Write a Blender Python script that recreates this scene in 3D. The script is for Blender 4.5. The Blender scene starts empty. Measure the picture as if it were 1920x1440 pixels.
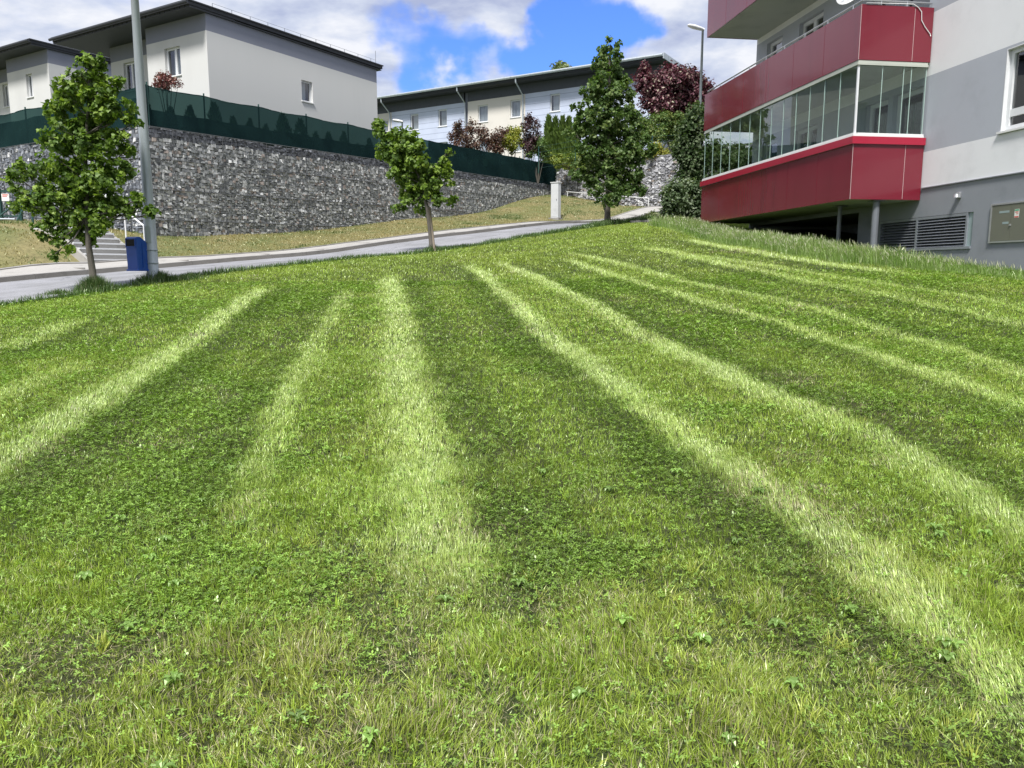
import bpy, math, random
import numpy as np
from mathutils import Vector, noise as mnoise
random.seed(7)
RNG = np.random.default_rng(11)
scene = bpy.context.scene
col = scene.collection

# ------------------------------------------------------------------ camera
F = 1442.0
TH = math.radians(8.3)
CT, ST = math.cos(TH), math.sin(TH)
EYE = 1.6
cd = bpy.data.cameras.new('camera')
cam = bpy.data.objects.new('camera', cd)
col.objects.link(cam)
cam.location = (0, 0, EYE)
cam.rotation_euler = (math.pi/2 - TH, 0, 0)
cd.sensor_width = 36
cd.lens = 36*F/1920
cd.clip_end = 2000
scene.camera = cam

# ------------------------------------------------------------------ light
SUN_EL, SUN_AZ = 54.0, 194.0           # azimuth clockwise from +Y: behind the camera, to the left
se, sa = math.radians(SUN_EL), math.radians(SUN_AZ)
SUND = Vector((math.sin(sa)*math.cos(se), math.cos(sa)*math.cos(se), math.sin(se)))
sl = bpy.data.lights.new('sun', 'SUN')
sl.energy = 3.6
sl.angle = math.radians(11.0)
sl.color = (1.0, 0.975, 0.935)
so = bpy.data.objects.new('sun', sl)
so.rotation_euler = (-SUND).to_track_quat('-Z', 'Y').to_euler()
so.location = (0, 0, 30)
col.objects.link(so)
scene.view_settings.view_transform = 'Standard'
scene.view_settings.look = 'None'
scene.view_settings.gamma = 1
scene.view_settings.exposure = 0.70


def ray(px, py):
    u = (px-960)/F
    v = (720-py)/F
    return np.array([u, CT+v*ST, -ST+v*CT])


def build_world():
    w = bpy.data.worlds.new('World')
    scene.world = w
    w.use_nodes = True
    nt = w.node_tree
    N, L = nt.nodes, nt.links
    N.clear()
    out = N.new('ShaderNodeOutputWorld')
    bg = N.new('ShaderNodeBackground')
    bg.inputs[1].default_value = 0.10
    sky = N.new('ShaderNodeTexSky')
    sky.sky_type = 'NISHITA'
    sky.sun_disc = False
    sky.sun_elevation = se
    sky.sun_rotation = sa
    tc = N.new('ShaderNodeTexCoord')
    nrm = N.new('ShaderNodeVectorMath'); nrm.operation = 'NORMALIZE'
    L.new(tc.outputs['Generated'], nrm.inputs[0])
    sep = N.new('ShaderNodeSeparateXYZ')
    L.new(nrm.outputs[0], sep.inputs[0])

    def m(op, a, b=None, clamp=False):
        n = N.new('ShaderNodeMath'); n.operation = op; n.use_clamp = clamp
        for i, x in enumerate((a, b)):
            if x is None: continue
            if isinstance(x, (int, float)): n.inputs[i].default_value = x
            else: L.new(x, n.inputs[i])
        return n.outputs[0]
    zz = m('ADD', m('MAXIMUM', sep.outputs[2], 0.0), 0.14)
    cmb = N.new('ShaderNodeCombineXYZ')
    L.new(m('DIVIDE', sep.outputs[0], zz), cmb.inputs[0])
    L.new(m('DIVIDE', sep.outputs[1], zz), cmb.inputs[1])

    def nz(scale, det, rough, dist=0.0, off=(0, 0, 0)):
        mp = N.new('ShaderNodeMapping')
        mp.inputs['Location'].default_value = off
        L.new(cmb.outputs[0], mp.inputs[0])
        n = N.new('ShaderNodeTexNoise')
        n.inputs['Scale'].default_value = scale
        n.inputs['Detail'].default_value = det
        n.inputs['Roughness'].default_value = rough
        n.inputs['Distortion'].default_value = dist
        L.new(mp.outputs[0], n.inputs['Vector'])
        return n.outputs['Fac']
    n1 = nz(1.5, 7, 0.52, 0.15, (3.1, 1.7, 0))
    n2 = nz(3.0, 6, 0.55, 0.1, (7, 2, 1))
    n3 = nz(4.2, 6, 0.5, 0.35, (4, 2.6, 3))
    cover = m('ADD', m('ADD', m('MULTIPLY', n1, 0.9), m('MULTIPLY', n3, 0.55)), 0.03)
    wn = N.new('ShaderNodeTexNoise'); wn.inputs['Scale'].default_value = 16; wn.inputs['Detail'].default_value = 5; wn.inputs['Roughness'].default_value = .5
    wo = N.new('ShaderNodeVectorMath'); wo.operation = 'ADD'; L.new(nrm.outputs[0], wo.inputs[0]); wo.inputs[1].default_value = (3.3, 8.8, 0.9)
    L.new(wo.outputs[0], wn.inputs['Vector'])
    ws = N.new('ShaderNodeVectorMath'); ws.operation = 'SUBTRACT'; L.new(wn.outputs['Color'], ws.inputs[0]); ws.inputs[1].default_value = (.5, .5, .5)
    w2_ = N.new('ShaderNodeVectorMath'); w2_.operation = 'SCALE'; L.new(ws.outputs[0], w2_.inputs[0]); w2_.inputs['Scale'].default_value = .13
    wr0 = N.new('ShaderNodeVectorMath'); wr0.operation = 'ADD'; L.new(nrm.outputs[0], wr0.inputs[0]); L.new(w2_.outputs[0], wr0.inputs[1])
    wrp = N.new('ShaderNodeVectorMath'); wrp.operation = 'NORMALIZE'; L.new(wr0.outputs[0], wrp.inputs[0])
    # clear patches of sky (directions in the world, where the clouds open)
    for (hx, hy, w_, s_) in ((1100, 72, 0.9962, 0.62), (1175, 62, 0.9984, 0.30), (1010, 98, 0.9982, 0.36), (1055, 12, 0.9988, 0.25),
                             (780, 82, 0.9980, 0.50), (860, 62, 0.9984, 0.38), (905, 112, 0.9988, 0.40), (985, 118, 0.9990, 0.40)):
        r = ray(hx, hy); r = r/np.linalg.norm(r)
        dn = N.new('ShaderNodeVectorMath'); dn.operation = 'DOT_PRODUCT'
        L.new(wrp.outputs[0], dn.inputs[0]); dn.inputs[1].default_value = tuple(r)
        mr = N.new('ShaderNodeMapRange'); mr.interpolation_type = 'SMOOTHSTEP'
        L.new(dn.outputs['Value'], mr.inputs[0])
        mr.inputs[1].default_value = w_; mr.inputs[2].default_value = 1.0005
        mr.inputs[3].default_value = 0.0; mr.inputs[4].default_value = s_
        cover = m('SUBTRACT', cover, m('MULTIPLY', mr.outputs[0], 1.0))
    cr = N.new('ShaderNodeMapRange'); cr.interpolation_type = 'SMOOTHSTEP'
    L.new(cover, cr.inputs[0])
    cr.inputs[1].default_value = 0.22; cr.inputs[2].default_value = 0.72
    ramp = N.new('ShaderNodeValToRGB')
    L.new(n2, ramp.inputs[0])
    ramp.color_ramp.elements[0].position = 0.36
    ramp.color_ramp.elements[0].color = (0.43, 0.49, 0.70, 1)
    ramp.color_ramp.elements[1].position = 0.60
    ramp.color_ramp.elements[1].color = (0.90, 0.92, 0.98, 1)
    e = ramp.color_ramp.elements.new(0.48); e.color = (0.64, 0.70, 0.85, 1)
    sc = N.new('ShaderNodeVectorMath'); sc.operation = 'SCALE'
    L.new(ramp.outputs[0], sc.inputs[0]); sc.inputs['Scale'].default_value = 6.3
    blue = N.new('ShaderNodeMixRGB'); blue.blend_type = 'MULTIPLY'; blue.inputs[0].default_value = 1
    L.new(sky.outputs[0], blue.inputs[1]); blue.inputs[2].default_value = (0.50, 0.78, 1.50, 1)
    mx = N.new('ShaderNodeMixRGB')
    L.new(cr.outputs[0], mx.inputs[0])
    L.new(blue.outputs[0], mx.inputs[1])
    L.new(sc.outputs[0], mx.inputs[2])
    L.new(mx.outputs[0], bg.inputs[0])
    L.new(bg.outputs[0], out.inputs[0])


build_world()


# ------------------------------------------------------------------ survey helpers: where a sight line meets a known distance or plane
def P(px, py, Y):
    r = ray(px, py); r = r/r[1]*Y
    return np.array([r[0], r[1], r[2]+EYE])


def on(P0, d, px, py):
    r = ray(px, py)
    k, t = np.linalg.solve(np.array([[d[0], -r[0]], [d[1], -r[1]]]), -np.array(P0[:2]))
    return k, EYE+t*r[2]


def unit(v):
    v = np.array(v, float); return v/np.linalg.norm(v)


A = unit([(1845-960)/F, CT+math.tan(TH)*ST]); B = np.array([-A[1], A[0]])     # street grid of the houses
D1 = unit([(752-960)/F, CT+math.tan(TH)*ST]); D2 = np.array([D1[1], -D1[0]])  # grid of the apartment block
W0 = P(270, 235, 26)
BA = np.array([7.42, 17.3])            # near corner of the balconies
FO = BA + 1.70*D2                      # facade line origin
Q0, Q1 = P(1056, 340, 50.0), P(1262, 340, 43.0)


# ------------------------------------------------------------------ value noise
def vnoise(x, y, seed=0):
    xi = np.floor(x).astype(np.int64); yi = np.floor(y).astype(np.int64)
    fx = x-xi; fy = y-yi
    fx = fx*fx*(3-2*fx); fy = fy*fy*(3-2*fy)

    def h(a, b):
        n = (a*374761393 + b*668265263 + seed*2147483647+seed*974711) & 0xffffffff
        n = ((n ^ (n >> 13))*1274126177) & 0xffffffff
        return ((n ^ (n >> 16)) & 0xffff)/65535.0
    return (h(xi, yi)*(1-fx)+h(xi+1, yi)*fx)*(1-fy)+(h(xi, yi+1)*(1-fx)+h(xi+1, yi+1)*fx)*fy


def fbm(x, y, seed=0, o=3):
    s = 0; a = 1; t = 0
    for i in range(o):
        s = s+a*vnoise(x*2**i, y*2**i, seed+i*17); t += a; a *= .5
    return s/t


# ------------------------------------------------------------------ terrain
Npts = [P(*q) for q in ((0, 572, 12.2), (178, 549, 13.7), (288, 529, 14.8), (450, 507, 16.5), (650, 487, 18.8), (810, 472, 21.0),
                        (980, 446, 24.3), (1140, 423, 28.5), (1240, 411, 32.0))]
Npts = [np.array([-13.5, 1.0, 0.0]), np.array([-10.9, 7.0, 0.62])] + Npts + [np.array([9.2, 35.5, 4.12]), np.array([13.2, 39.0, 4.55]), np.array([20.0, 43.0, 5.0])]
NP = np.array(Npts)
tan_ = np.gradient(NP[:, :2], axis=0)
tan_ /= np.linalg.norm(tan_, axis=1)[:, None]
perp = np.stack([-tan_[:, 1], tan_[:, 0]], 1)
RW, PW = 4.9, 1.25


def offs(w, dz):
    q = NP.copy(); q[:, :2] += perp*w; q[:, 2] += dz
    return q


FP = offs(RW, -0.03)
GP = offs(RW+PW, 0.0)

ctrl = []
for x in (-9, -5, -1, 3, 7, 12):
    for y in (-10, -3, 2, 6, 10):
        if x < -8 and y > 5: continue
        s = D1[0]*x+D1[1]*y; t = D2[0]*x+D2[1]*y
        ctrl.append((x, y, .10*s+.03*t))
ctrl += [tuple(q) for q in NP]
ctrl += [tuple(q) for q in FP[1:]]
ctrl += [tuple(q) for q in GP[1:]]
ctrl += [(0, 16, 1.62), (3, 20, 2.22), (5, 23, 2.66), (4, 14, 1.56), (7, 14, 1.62)]
for px, py in ((290, 442), (450, 439), (540, 436), (610, 430), (680, 421), (755, 412), (820, 407), (905, 397), (945, 385), (990, 371), (1030, 365)):
    k, z = on(W0, A, px, py)
    q = W0[:2]+A*k
    ctrl.append((q[0], q[1], z))
    q2 = q+B*5
    ctrl.append((q2[0], q2[1], z))
for k, z in ((0, 2.8), (3, 3.0), (7, 3.25), (11, 3.4), (20, 3.6), (28, 3.6)):
    q = W0[:2]+B*k
    ctrl.append((q[0], q[1], z))
    q2 = q+A*6
    ctrl.append((q2[0], q2[1], z))
for q in (P(20, 442, 20.5), P(100, 446, 21.3), P(60, 413, 25), P(-200, 470, 20)):
    ctrl.append(tuple(q))
for q in (P(1060, 367, 49.5), P(1167, 387, 46.0), P(1238, 389, 43.6), P(1105, 378, 46.5), P(1130, 392, 43)):
    ctrl.append(tuple(q))
for px, py in ((1920, 512), (1790, 497), (1690, 478)):
    k, z = on(FO, D1, px, py)
    q = FO+D1*k
    ctrl.append((q[0], q[1], z)); ctrl.append((q[0]+5, q[1], z+.1))
ctrl += [tuple(P(1638, 468, 17.6)), tuple(P(1313, 424, 25.2)), tuple(P(1400, 432, 25.5)), (13, 30, 3.6), (20, 30, 3.8), (22, 18, 2.6), (20, 8, 1.6), (18, 0, 1), (25, 48, 6), (30, 35, 4.6)]
C = np.array(ctrl)
_, ui = np.unique(np.round(C[:, :2], 1), axis=0, return_index=True)
C = C[ui]


def U(r2): return 0.5*r2*np.log(r2+1e-9)


n = len(C)
K = np.zeros((n+3, n+3))
d2 = ((C[:, None, :2]-C[None, :, :2])**2).sum(-1)
K[:n, :n] = U(d2)+np.eye(n)*0.8
K[:n, n] = 1; K[:n, n+1:] = C[:, :2]
K[n, :n] = 1; K[n+1:, :n] = C[:, :2].T
wts = np.linalg.solve(K, np.concatenate([C[:, 2], [0, 0, 0]]))


def tps(x, y):
    sh = x.shape; x = x.ravel(); y = y.ravel()
    out = np.empty(len(x))
    for i in range(0, len(x), 20000):
        xx = x[i:i+20000]; yy = y[i:i+20000]
        d = (xx[:, None]-C[None, :, 0])**2+(yy[:, None]-C[None, :, 1])**2
        out[i:i+20000] = U(d)@wts[:n]+wts[n]+wts[n+1]*xx+wts[n+2]*yy
    return out.reshape(sh)


GX0, GX1, GY0, GY1, GS = -46.0, 34.0, -12.0, 62.0, 0.25
gx = np.arange(GX0, GX1+1e-6, GS); gy = np.arange(GY0, GY1+1e-6, GS)
HG = tps(*np.meshgrid(gx, gy))
_mx, _my = np.meshgrid(gx, gy)
HG += (fbm(_mx*0.5, _my*0.5, 5)-.5)*0.05


def H(x, y):
    x = np.asarray(x, float); y = np.asarray(y, float)
    fx = np.clip((x-GX0)/GS, 0, len(gx)-1.001); fy = np.clip((y-GY0)/GS, 0, len(gy)-1.001)
    i = fx.astype(int); j = fy.astype(int); a = fx-i; b = fy-j
    return (HG[j, i]*(1-a)+HG[j, i+1]*a)*(1-b)+(HG[j+1, i]*(1-a)+HG[j+1, i+1]*a)*b


def ground_hit(px, py, y0=1.8, y1=60):
    """where the sight line through a point of the photo first meets the terrain"""
    r = ray(px, py); r = r/r[1]
    ys = np.arange(y0, y1, .05)
    g = (EYE+r[2]*ys)-H(r[0]*ys, ys)
    i = np.argmax(g < 0)
    if g[i] >= 0: i = len(ys)-1
    return np.array([r[0]*ys[i], ys[i], H(r[0]*ys[i], ys[i])])


def seg_dist(x, y, pts):
    """signed distance (positive on the left of the walking direction) to a polyline"""
    best = np.full(x.shape, 1e9); sg = np.zeros(x.shape); al = np.zeros(x.shape); acc = 0
    for a, b in zip(pts[:-1], pts[1:]):
        a = np.array(a[:2]); b = np.array(b[:2]); d = b-a; l = np.linalg.norm(d)+1e-9
        t = np.clip(((x-a[0])*d[0]+(y-a[1])*d[1])/l**2, 0, 1)
        ex = x-(a[0]+t*d[0]); ey = y-(a[1]+t*d[1])
        dd = ex*ex+ey*ey
        mk = dd < best
        best = np.where(mk, dd, best)
        sg = np.where(mk, np.sign(d[0]*(y-a[1])-d[1]*(x-a[0])), sg)
        al = np.where(mk, acc+t*l, al)
        acc += l
    return np.sqrt(best)*sg, al


# ------------------------------------------------------------------ object helpers
def tag(o, label=None, cat=None, group=None, kind=None):
    if label: o['label'] = label
    if cat: o['category'] = cat
    if group: o['group'] = group
    if kind: o['kind'] = kind
    return o


def empty(name, loc, label, cat, group=None):
    o = bpy.data.objects.new(name, None)
    o.location = loc
    o.empty_display_size = .2
    col.objects.link(o)
    return tag(o, label, cat, group)


def mesh_np(name, v, f, mat, parent=None, colr=None, midx=None, uv=None, smooth=False):
    me = bpy.data.meshes.new(name)
    v = np.asarray(v, np.float32).reshape(-1, 3)
    me.vertices.add(len(v)); me.vertices.foreach_set('co', v.ravel())
    if isinstance(f, np.ndarray):
        k = f.shape[1]; nf = len(f)
        me.loops.add(nf*k); me.loops.foreach_set('vertex_index', f.astype(np.int32).ravel())
        me.polygons.add(nf); me.polygons.foreach_set('loop_start', np.arange(0, nf*k, k, dtype=np.int32))
    else:
        tot = np.array([len(q) for q in f], np.int32)
        li = np.array([i for q in f for i in q], np.int32)
        me.loops.add(len(li)); me.loops.foreach_set('vertex_index', li)
        me.polygons.add(len(f)); me.polygons.foreach_set('loop_start', np.concatenate([[0], np.cumsum(tot)[:-1]]).astype(np.int32))
    for m_ in (mat if isinstance(mat, (list, tuple)) else [mat]):
        me.materials.append(m_)
    if midx is not None:
        me.polygons.foreach_set('material_index', np.asarray(midx, np.int32))
    me.polygons.foreach_set('use_smooth', np.full(len(me.polygons), bool(smooth)))
    me.update(calc_edges=True)
    if colr is not None:
        ca = me.color_attributes.new('tint', 'FLOAT_COLOR', 'POINT')
        c4 = np.ones((len(v), 4), np.float32); c4[:, :3] = colr
        ca.data.foreach_set('color', c4.ravel())
    o = bpy.data.objects.new(name, me)
    col.objects.link(o)
    if parent is not None:
        o.parent = parent
        # vertices are given in world space: keep them there
        off = Vector((0, 0, 0)); q = parent
        while q is not None:
            off += q.location; q = q.parent
        me.transform(__import__('mathutils').Matrix.Translation(-off))
    return o


class MB:
    def __init__(s): s.v = []; s.f = []; s.m = []

    def quad(s, a, b, c, d, mi=0):
        i = len(s.v); s.v += [tuple(a), tuple(b), tuple(c), tuple(d)]; s.f.append((i, i+1, i+2, i+3)); s.m.append(mi)

    def hexa(s, p, mi=0):
        """p: 8 corners, bottom 4 then top 4"""
        i = len(s.v); s.v += [tuple(q) for q in p]
        for q in ((0, 3, 2, 1), (4, 5, 6, 7), (0, 1, 5, 4), (1, 2, 6, 5), (2, 3, 7, 6), (3, 0, 4, 7)):
            s.f.append(tuple(i+k for k in q)); s.m.append(mi)

    def obox(s, O, d, n_, k0, k1, n0, n1, z0, z1, mi=0):
        """box on a 2-D frame: O + d*k + n*m"""
        O = np.array(O[:2]); c = []
        for z in (z0, z1):
            for k, m_ in ((k0, n0), (k1, n0), (k1, n1), (k0, n1)):
                q = O+np.array(d)*k+np.array(n_)*m_
                c.append((q[0], q[1], z))
        s.hexa(c, mi)

    def tube(s, pts, rad, seg=8, mi=0, cap=True):
        pts = [Vector(tuple(p)) for p in pts]
        if not hasattr(rad, '__len__'): rad = [rad]*len(pts)
        i0 = len(s.v)
        up = Vector((0, 0, 1))
        for j, p in enumerate(pts):
            t = (pts[min(j+1, len(pts)-1)]-pts[max(j-1, 0)]).normalized()
            a = up if abs(t.z) < .9 else Vector((1, 0, 0))
            x = t.cross(a).normalized(); y = t.cross(x)
            for k in range(seg):
                an = 2*math.pi*k/seg
                q = p+(x*math.cos(an)+y*math.sin(an))*rad[j]
                s.v.append(tuple(q))
        for j in range(len(pts)-1):
            for k in range(seg):
                a = i0+j*seg+k; b = i0+j*seg+(k+1) % seg
                s.f.append((a, b, b+seg, a+seg)); s.m.append(mi)
        if cap:
            s.f.append(tuple(i0+k for k in range(seg))); s.m.append(mi)
            e = i0+(len(pts)-1)*seg
            s.f.append(tuple(e+k for k in reversed(range(seg)))); s.m.append(mi)

    def build(s, name, mat, parent=None, smooth=False, bevel=0):
        o = mesh_np(name, s.v, s.f, mat, parent, midx=s.m, smooth=smooth)
        if bevel:
            b = o.modifiers.new('edge', 'BEVEL'); b.width = bevel; b.segments = 2; b.limit_method = 'ANGLE'
        return o


# ------------------------------------------------------------------ materials
def mat_new(name):
    m_ = bpy.data.materials.new(name); m_.use_nodes = True
    nt = m_.node_tree; nt.nodes.clear()
    return m_, nt, nt.nodes, nt.links


def simple(name, c, rough=.6, metal=0.0, noise_amt=0.12, noise_scale=3.0, bump=0.0, bump_scale=60, spec=.5, coat=0.0, grime=None, streak=False):
    m_, nt, N, L = mat_new(name)
    o = N.new('ShaderNodeOutputMaterial'); b = N.new('ShaderNodeBsdfPrincipled')
    L.new(b.outputs[0], o.inputs[0])
    b.inputs['Roughness'].default_value = rough
    b.inputs['Metallic'].default_value = metal
    b.inputs['Specular IOR Level'].default_value = spec
    b.inputs['Coat Weight'].default_value = coat
    b.inputs['Coat Roughness'].default_value = 0.08
    tc = N.new('ShaderNodeTexCoord')
    nz = N.new('ShaderNodeTexNoise'); nz.inputs['Scale'].default_value = noise_scale; nz.inputs['Detail'].default_value = 6
    nz.inputs['Roughness'].default_value = .6
    if streak:
        mp = N.new('ShaderNodeMapping'); mp.inputs['Scale'].default_value = (1, 1, .12)
        L.new(tc.outputs['Object'], mp.inputs[0]); L.new(mp.outputs[0], nz.inputs['Vector'])
    else:
        L.new(tc.outputs['Object'], nz.inputs['Vector'])
    r = N.new('ShaderNodeValToRGB')
    g = grime if grime else tuple(x*(1-noise_amt*2) for x in c)
    h = tuple(min(1, x*(1+noise_amt*.6)) for x in c)
    r.color_ramp.elements[0].position = .28; r.color_ramp.elements[0].color = (*g, 1)
    r.color_ramp.elements[1].position = .70; r.color_ramp.elements[1].color = (*h, 1)
    e = r.color_ramp.elements.new(.46); e.color = (*c, 1)
    L.new(nz.outputs['Fac'], r.inputs[0]); L.new(r.outputs[0], b.inputs['Base Color'])
    if bump:
        n2 = N.new('ShaderNodeTexNoise'); n2.inputs['Scale'].default_value = bump_scale; n2.inputs['Detail'].default_value = 3
        L.new(tc.outputs['Object'], n2.inputs['Vector'])
        bp = N.new('ShaderNodeBump'); bp.inputs['Strength'].default_value = bump; bp.inputs['Distance'].default_value = .01
        L.new(n2.outputs['Fac'], bp.inputs['Height']); L.new(bp.outputs[0], b.inputs['Normal'])
    return m_


def leafy(name, trans=.35, gloss=.08, rough=.45, nscale=0.0, hue=(1.15, 1.25, .55)):
    m_, nt, N, L = mat_new(name)
    o = N.new('ShaderNodeOutputMaterial')
    at = N.new('ShaderNodeAttribute'); at.attribute_name = 'tint'
    d = N.new('ShaderNodeBsdfDiffuse'); t = N.new('ShaderNodeBsdfTranslucent')
    L.new(at.outputs['Color'], d.inputs[0])
    mu = N.new('ShaderNodeMixRGB'); mu.blend_type = 'MULTIPLY'; mu.inputs[0].default_value = 1
    L.new(at.outputs['Color'], mu.inputs[1]); mu.inputs[2].default_value = (*hue, 1)
    L.new(mu.outputs[0], t.inputs[0])
    mx = N.new('ShaderNodeMixShader'); mx.inputs[0].default_value = trans
    L.new(d.outputs[0], mx.inputs[1]); L.new(t.outputs[0], mx.inputs[2])
    g = N.new('ShaderNodeBsdfGlossy'); g.inputs['Roughness'].default_value = rough; g.inputs[0].default_value = (.75, .85, .6, 1)
    m2 = N.new('ShaderNodeMixShader'); m2.inputs[0].default_value = gloss
    L.new(mx.outputs[0], m2.inputs[1]); L.new(g.outputs[0], m2.inputs[2])
    L.new(m2.outputs[0], o.inputs[0])
    return m_


def tinted(name, rough=.9, scale=12, amt=.35, bump=.6, bscale=40):
    """base colour from the mesh's own tint, broken up by noise"""
    m_, nt, N, L = mat_new(name)
    o = N.new('ShaderNodeOutputMaterial'); b = N.new('ShaderNodeBsdfPrincipled')
    L.new(b.outputs[0], o.inputs[0]); b.inputs['Roughness'].default_value = rough
    b.inputs['Specular IOR Level'].default_value = .25
    at = N.new('ShaderNodeAttribute'); at.attribute_name = 'tint'
    tc = N.new('ShaderNodeTexCoord')
    nz = N.new('ShaderNodeTexNoise'); nz.inputs['Scale'].default_value = scale; nz.inputs['Detail'].default_value = 8
    nz.inputs['Roughness'].default_value = .7
    L.new(tc.outputs['Object'], nz.inputs['Vector'])
    mr = N.new('ShaderNodeMapRange'); L.new(nz.outputs['Fac'], mr.inputs[0])
    mr.inputs[1].default_value = .3; mr.inputs[2].default_value = .7
    mr.inputs[3].default_value = 1-amt; mr.inputs[4].default_value = 1+amt
    sc = N.new('ShaderNodeVectorMath'); sc.operation = 'SCALE'
    L.new(at.outputs['Color'], sc.inputs[0]); L.new(mr.outputs[0], sc.inputs['Scale'])
    L.new(sc.outputs[0], b.inputs['Base Color'])
    n2 = N.new('ShaderNodeTexNoise'); n2.inputs['Scale'].default_value = bscale; n2.inputs['Detail'].default_value = 4
    L.new(tc.outputs['Object'], n2.inputs['Vector'])
    bp = N.new('ShaderNodeBump'); bp.inputs['Strength'].default_value = bump; bp.inputs['Distance'].default_value = .02
    L.new(n2.outputs['Fac'], bp.inputs['Height']); L.new(bp.outputs[0], b.inputs['Normal'])
    return m_


def glassy(name, tint=(.72, .80, .76), refl=1.0, rough=.01):
    """thin pane: clear with a fresnel mirror"""
    m_, nt, N, L = mat_new(name)
    o = N.new('ShaderNodeOutputMaterial')
    t = N.new('ShaderNodeBsdfTransparent'); t.inputs[0].default_value = (*tint, 1)
    g = N.new('ShaderNodeBsdfGlossy'); g.inputs['Roughness'].default_value = rough
    geo = N.new('ShaderNodeNewGeometry'); dt = N.new('ShaderNodeVectorMath'); dt.operation = 'DOT_PRODUCT'
    L.new(geo.outputs['Normal'], dt.inputs[0]); L.new(geo.outputs['Incoming'], dt.inputs[1])

    def mt(op, a, b):
        n = N.new('ShaderNodeMath'); n.operation = op
        for i, x in enumerate((a, b)):
            if isinstance(x, (int, float)): n.inputs[i].default_value = x
            elif x is not None: L.new(x, n.inputs[i])
        return n
    ab = mt('ABSOLUTE', dt.outputs['Value'], None)
    pw = mt('POWER', mt('SUBTRACT', 1.0, ab.outputs[0]).outputs[0], 5.0)
    fr = mt('ADD', mt('MULTIPLY', pw.outputs[0], .96).outputs[0], .04)
    mm = N.new('ShaderNodeMath'); mm.operation = 'MULTIPLY'; mm.use_clamp = True
    L.new(fr.outputs[0], mm.inputs[0]); mm.inputs[1].default_value = refl
    mx = N.new('ShaderNodeMixShader'); L.new(mm.outputs[0], mx.inputs[0])
    L.new(t.outputs[0], mx.inputs[1]); L.new(g.outputs[0], mx.inputs[2]); L.new(mx.outputs[0], o.inputs[0])
    return m_


def asphalt_mat():
    """pale worn asphalt: mottling, repair patches and hairline cracks"""
    m_, nt, N, L = mat_new('pale_asphalt')
    o = N.new('ShaderNodeOutputMaterial'); b = N.new('ShaderNodeBsdfPrincipled'); L.new(b.outputs[0], o.inputs[0]); b.inputs['Roughness'].default_value = .85
    tc = N.new('ShaderNodeTexCoord')
    n1 = N.new('ShaderNodeTexNoise'); n1.inputs['Scale'].default_value = .7; n1.inputs['Detail'].default_value = 8; n1.inputs['Roughness'].default_value = .65
    L.new(tc.outputs['Object'], n1.inputs['Vector'])
    r = N.new('ShaderNodeValToRGB'); L.new(n1.outputs['Fac'], r.inputs[0])
    r.color_ramp.elements[0].position = .33; r.color_ramp.elements[0].color = (.20, .20, .205, 1)
    r.color_ramp.elements[1].position = .68; r.color_ramp.elements[1].color = (.315, .315, .335, 1)
    n2 = N.new('ShaderNodeTexNoise'); n2.inputs['Scale'].default_value = 2.0; n2.inputs['Detail'].default_value = 4
    L.new(tc.outputs['Object'], n2.inputs['Vector'])
    ad = N.new('ShaderNodeVectorMath'); ad.operation = 'ADD'; L.new(tc.outputs['Object'], ad.inputs[0]); L.new(n2.outputs['Color'], ad.inputs[1])
    v = N.new('ShaderNodeTexVoronoi'); v.feature = 'DISTANCE_TO_EDGE'; v.inputs['Scale'].default_value = .35; L.new(ad.outputs[0], v.inputs['Vector'])
    mr = N.new('ShaderNodeMapRange'); L.new(v.outputs['Distance'], mr.inputs[0]); mr.inputs[1].default_value = .002; mr.inputs[2].default_value = .008; mr.inputs[3].default_value = .62; mr.inputs[4].default_value = 1
    n3 = N.new('ShaderNodeTexNoise'); n3.inputs['Scale'].default_value = 60; n3.inputs['Detail'].default_value = 3; L.new(tc.outputs['Object'], n3.inputs['Vector'])
    m3 = N.new('ShaderNodeMapRange'); L.new(n3.outputs['Fac'], m3.inputs[0]); m3.inputs[1].default_value = .3; m3.inputs[2].default_value = .7; m3.inputs[3].default_value = .82; m3.inputs[4].default_value = 1.15
    mu = N.new('ShaderNodeMath'); mu.operation = 'MULTIPLY'; L.new(mr.outputs[0], mu.inputs[0]); L.new(m3.outputs[0], mu.inputs[1])
    sc = N.new('ShaderNodeVectorMath'); sc.operation = 'SCALE'; L.new(r.outputs[0], sc.inputs[0]); L.new(mu.outputs[0], sc.inputs['Scale'])
    L.new(sc.outputs[0], b.inputs['Base Color'])
    bp = N.new('ShaderNodeBump'); bp.inputs['Strength'].default_value = .3; bp.inputs['Distance'].default_value = .01
    L.new(n3.outputs['Fac'], bp.inputs['Height']); L.new(bp.outputs[0], b.inputs['Normal'])
    return m_


def netting_mat():
    m_, nt, N, L = mat_new('green_netting')
    o = N.new('ShaderNodeOutputMaterial')
    t = N.new('ShaderNodeBsdfTransparent'); t.inputs[0].default_value = (.20, .36, .33, 1)
    d = N.new('ShaderNodeBsdfDiffuse')
    tc = N.new('ShaderNodeTexCoord')
    nz = N.new('ShaderNodeTexNoise'); nz.inputs['Scale'].default_value = .9; nz.inputs['Detail'].default_value = 4
    L.new(tc.outputs['Object'], nz.inputs['Vector'])
    r = N.new('ShaderNodeValToRGB'); L.new(nz.outputs['Fac'], r.inputs[0])
    r.color_ramp.elements[0].position = .3; r.color_ramp.elements[0].color = (.010, .024, .026, 1)
    r.color_ramp.elements[1].position = .7; r.color_ramp.elements[1].color = (.014, .034, .034, 1)
    L.new(r.outputs[0], d.inputs[0])
    mx = N.new('ShaderNodeMixShader'); mx.inputs[0].default_value = .80
    L.new(t.outputs[0], mx.inputs[1]); L.new(d.outputs[0], mx.inputs[2]); L.new(mx.outputs[0], o.inputs[0])
    return m_


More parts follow.
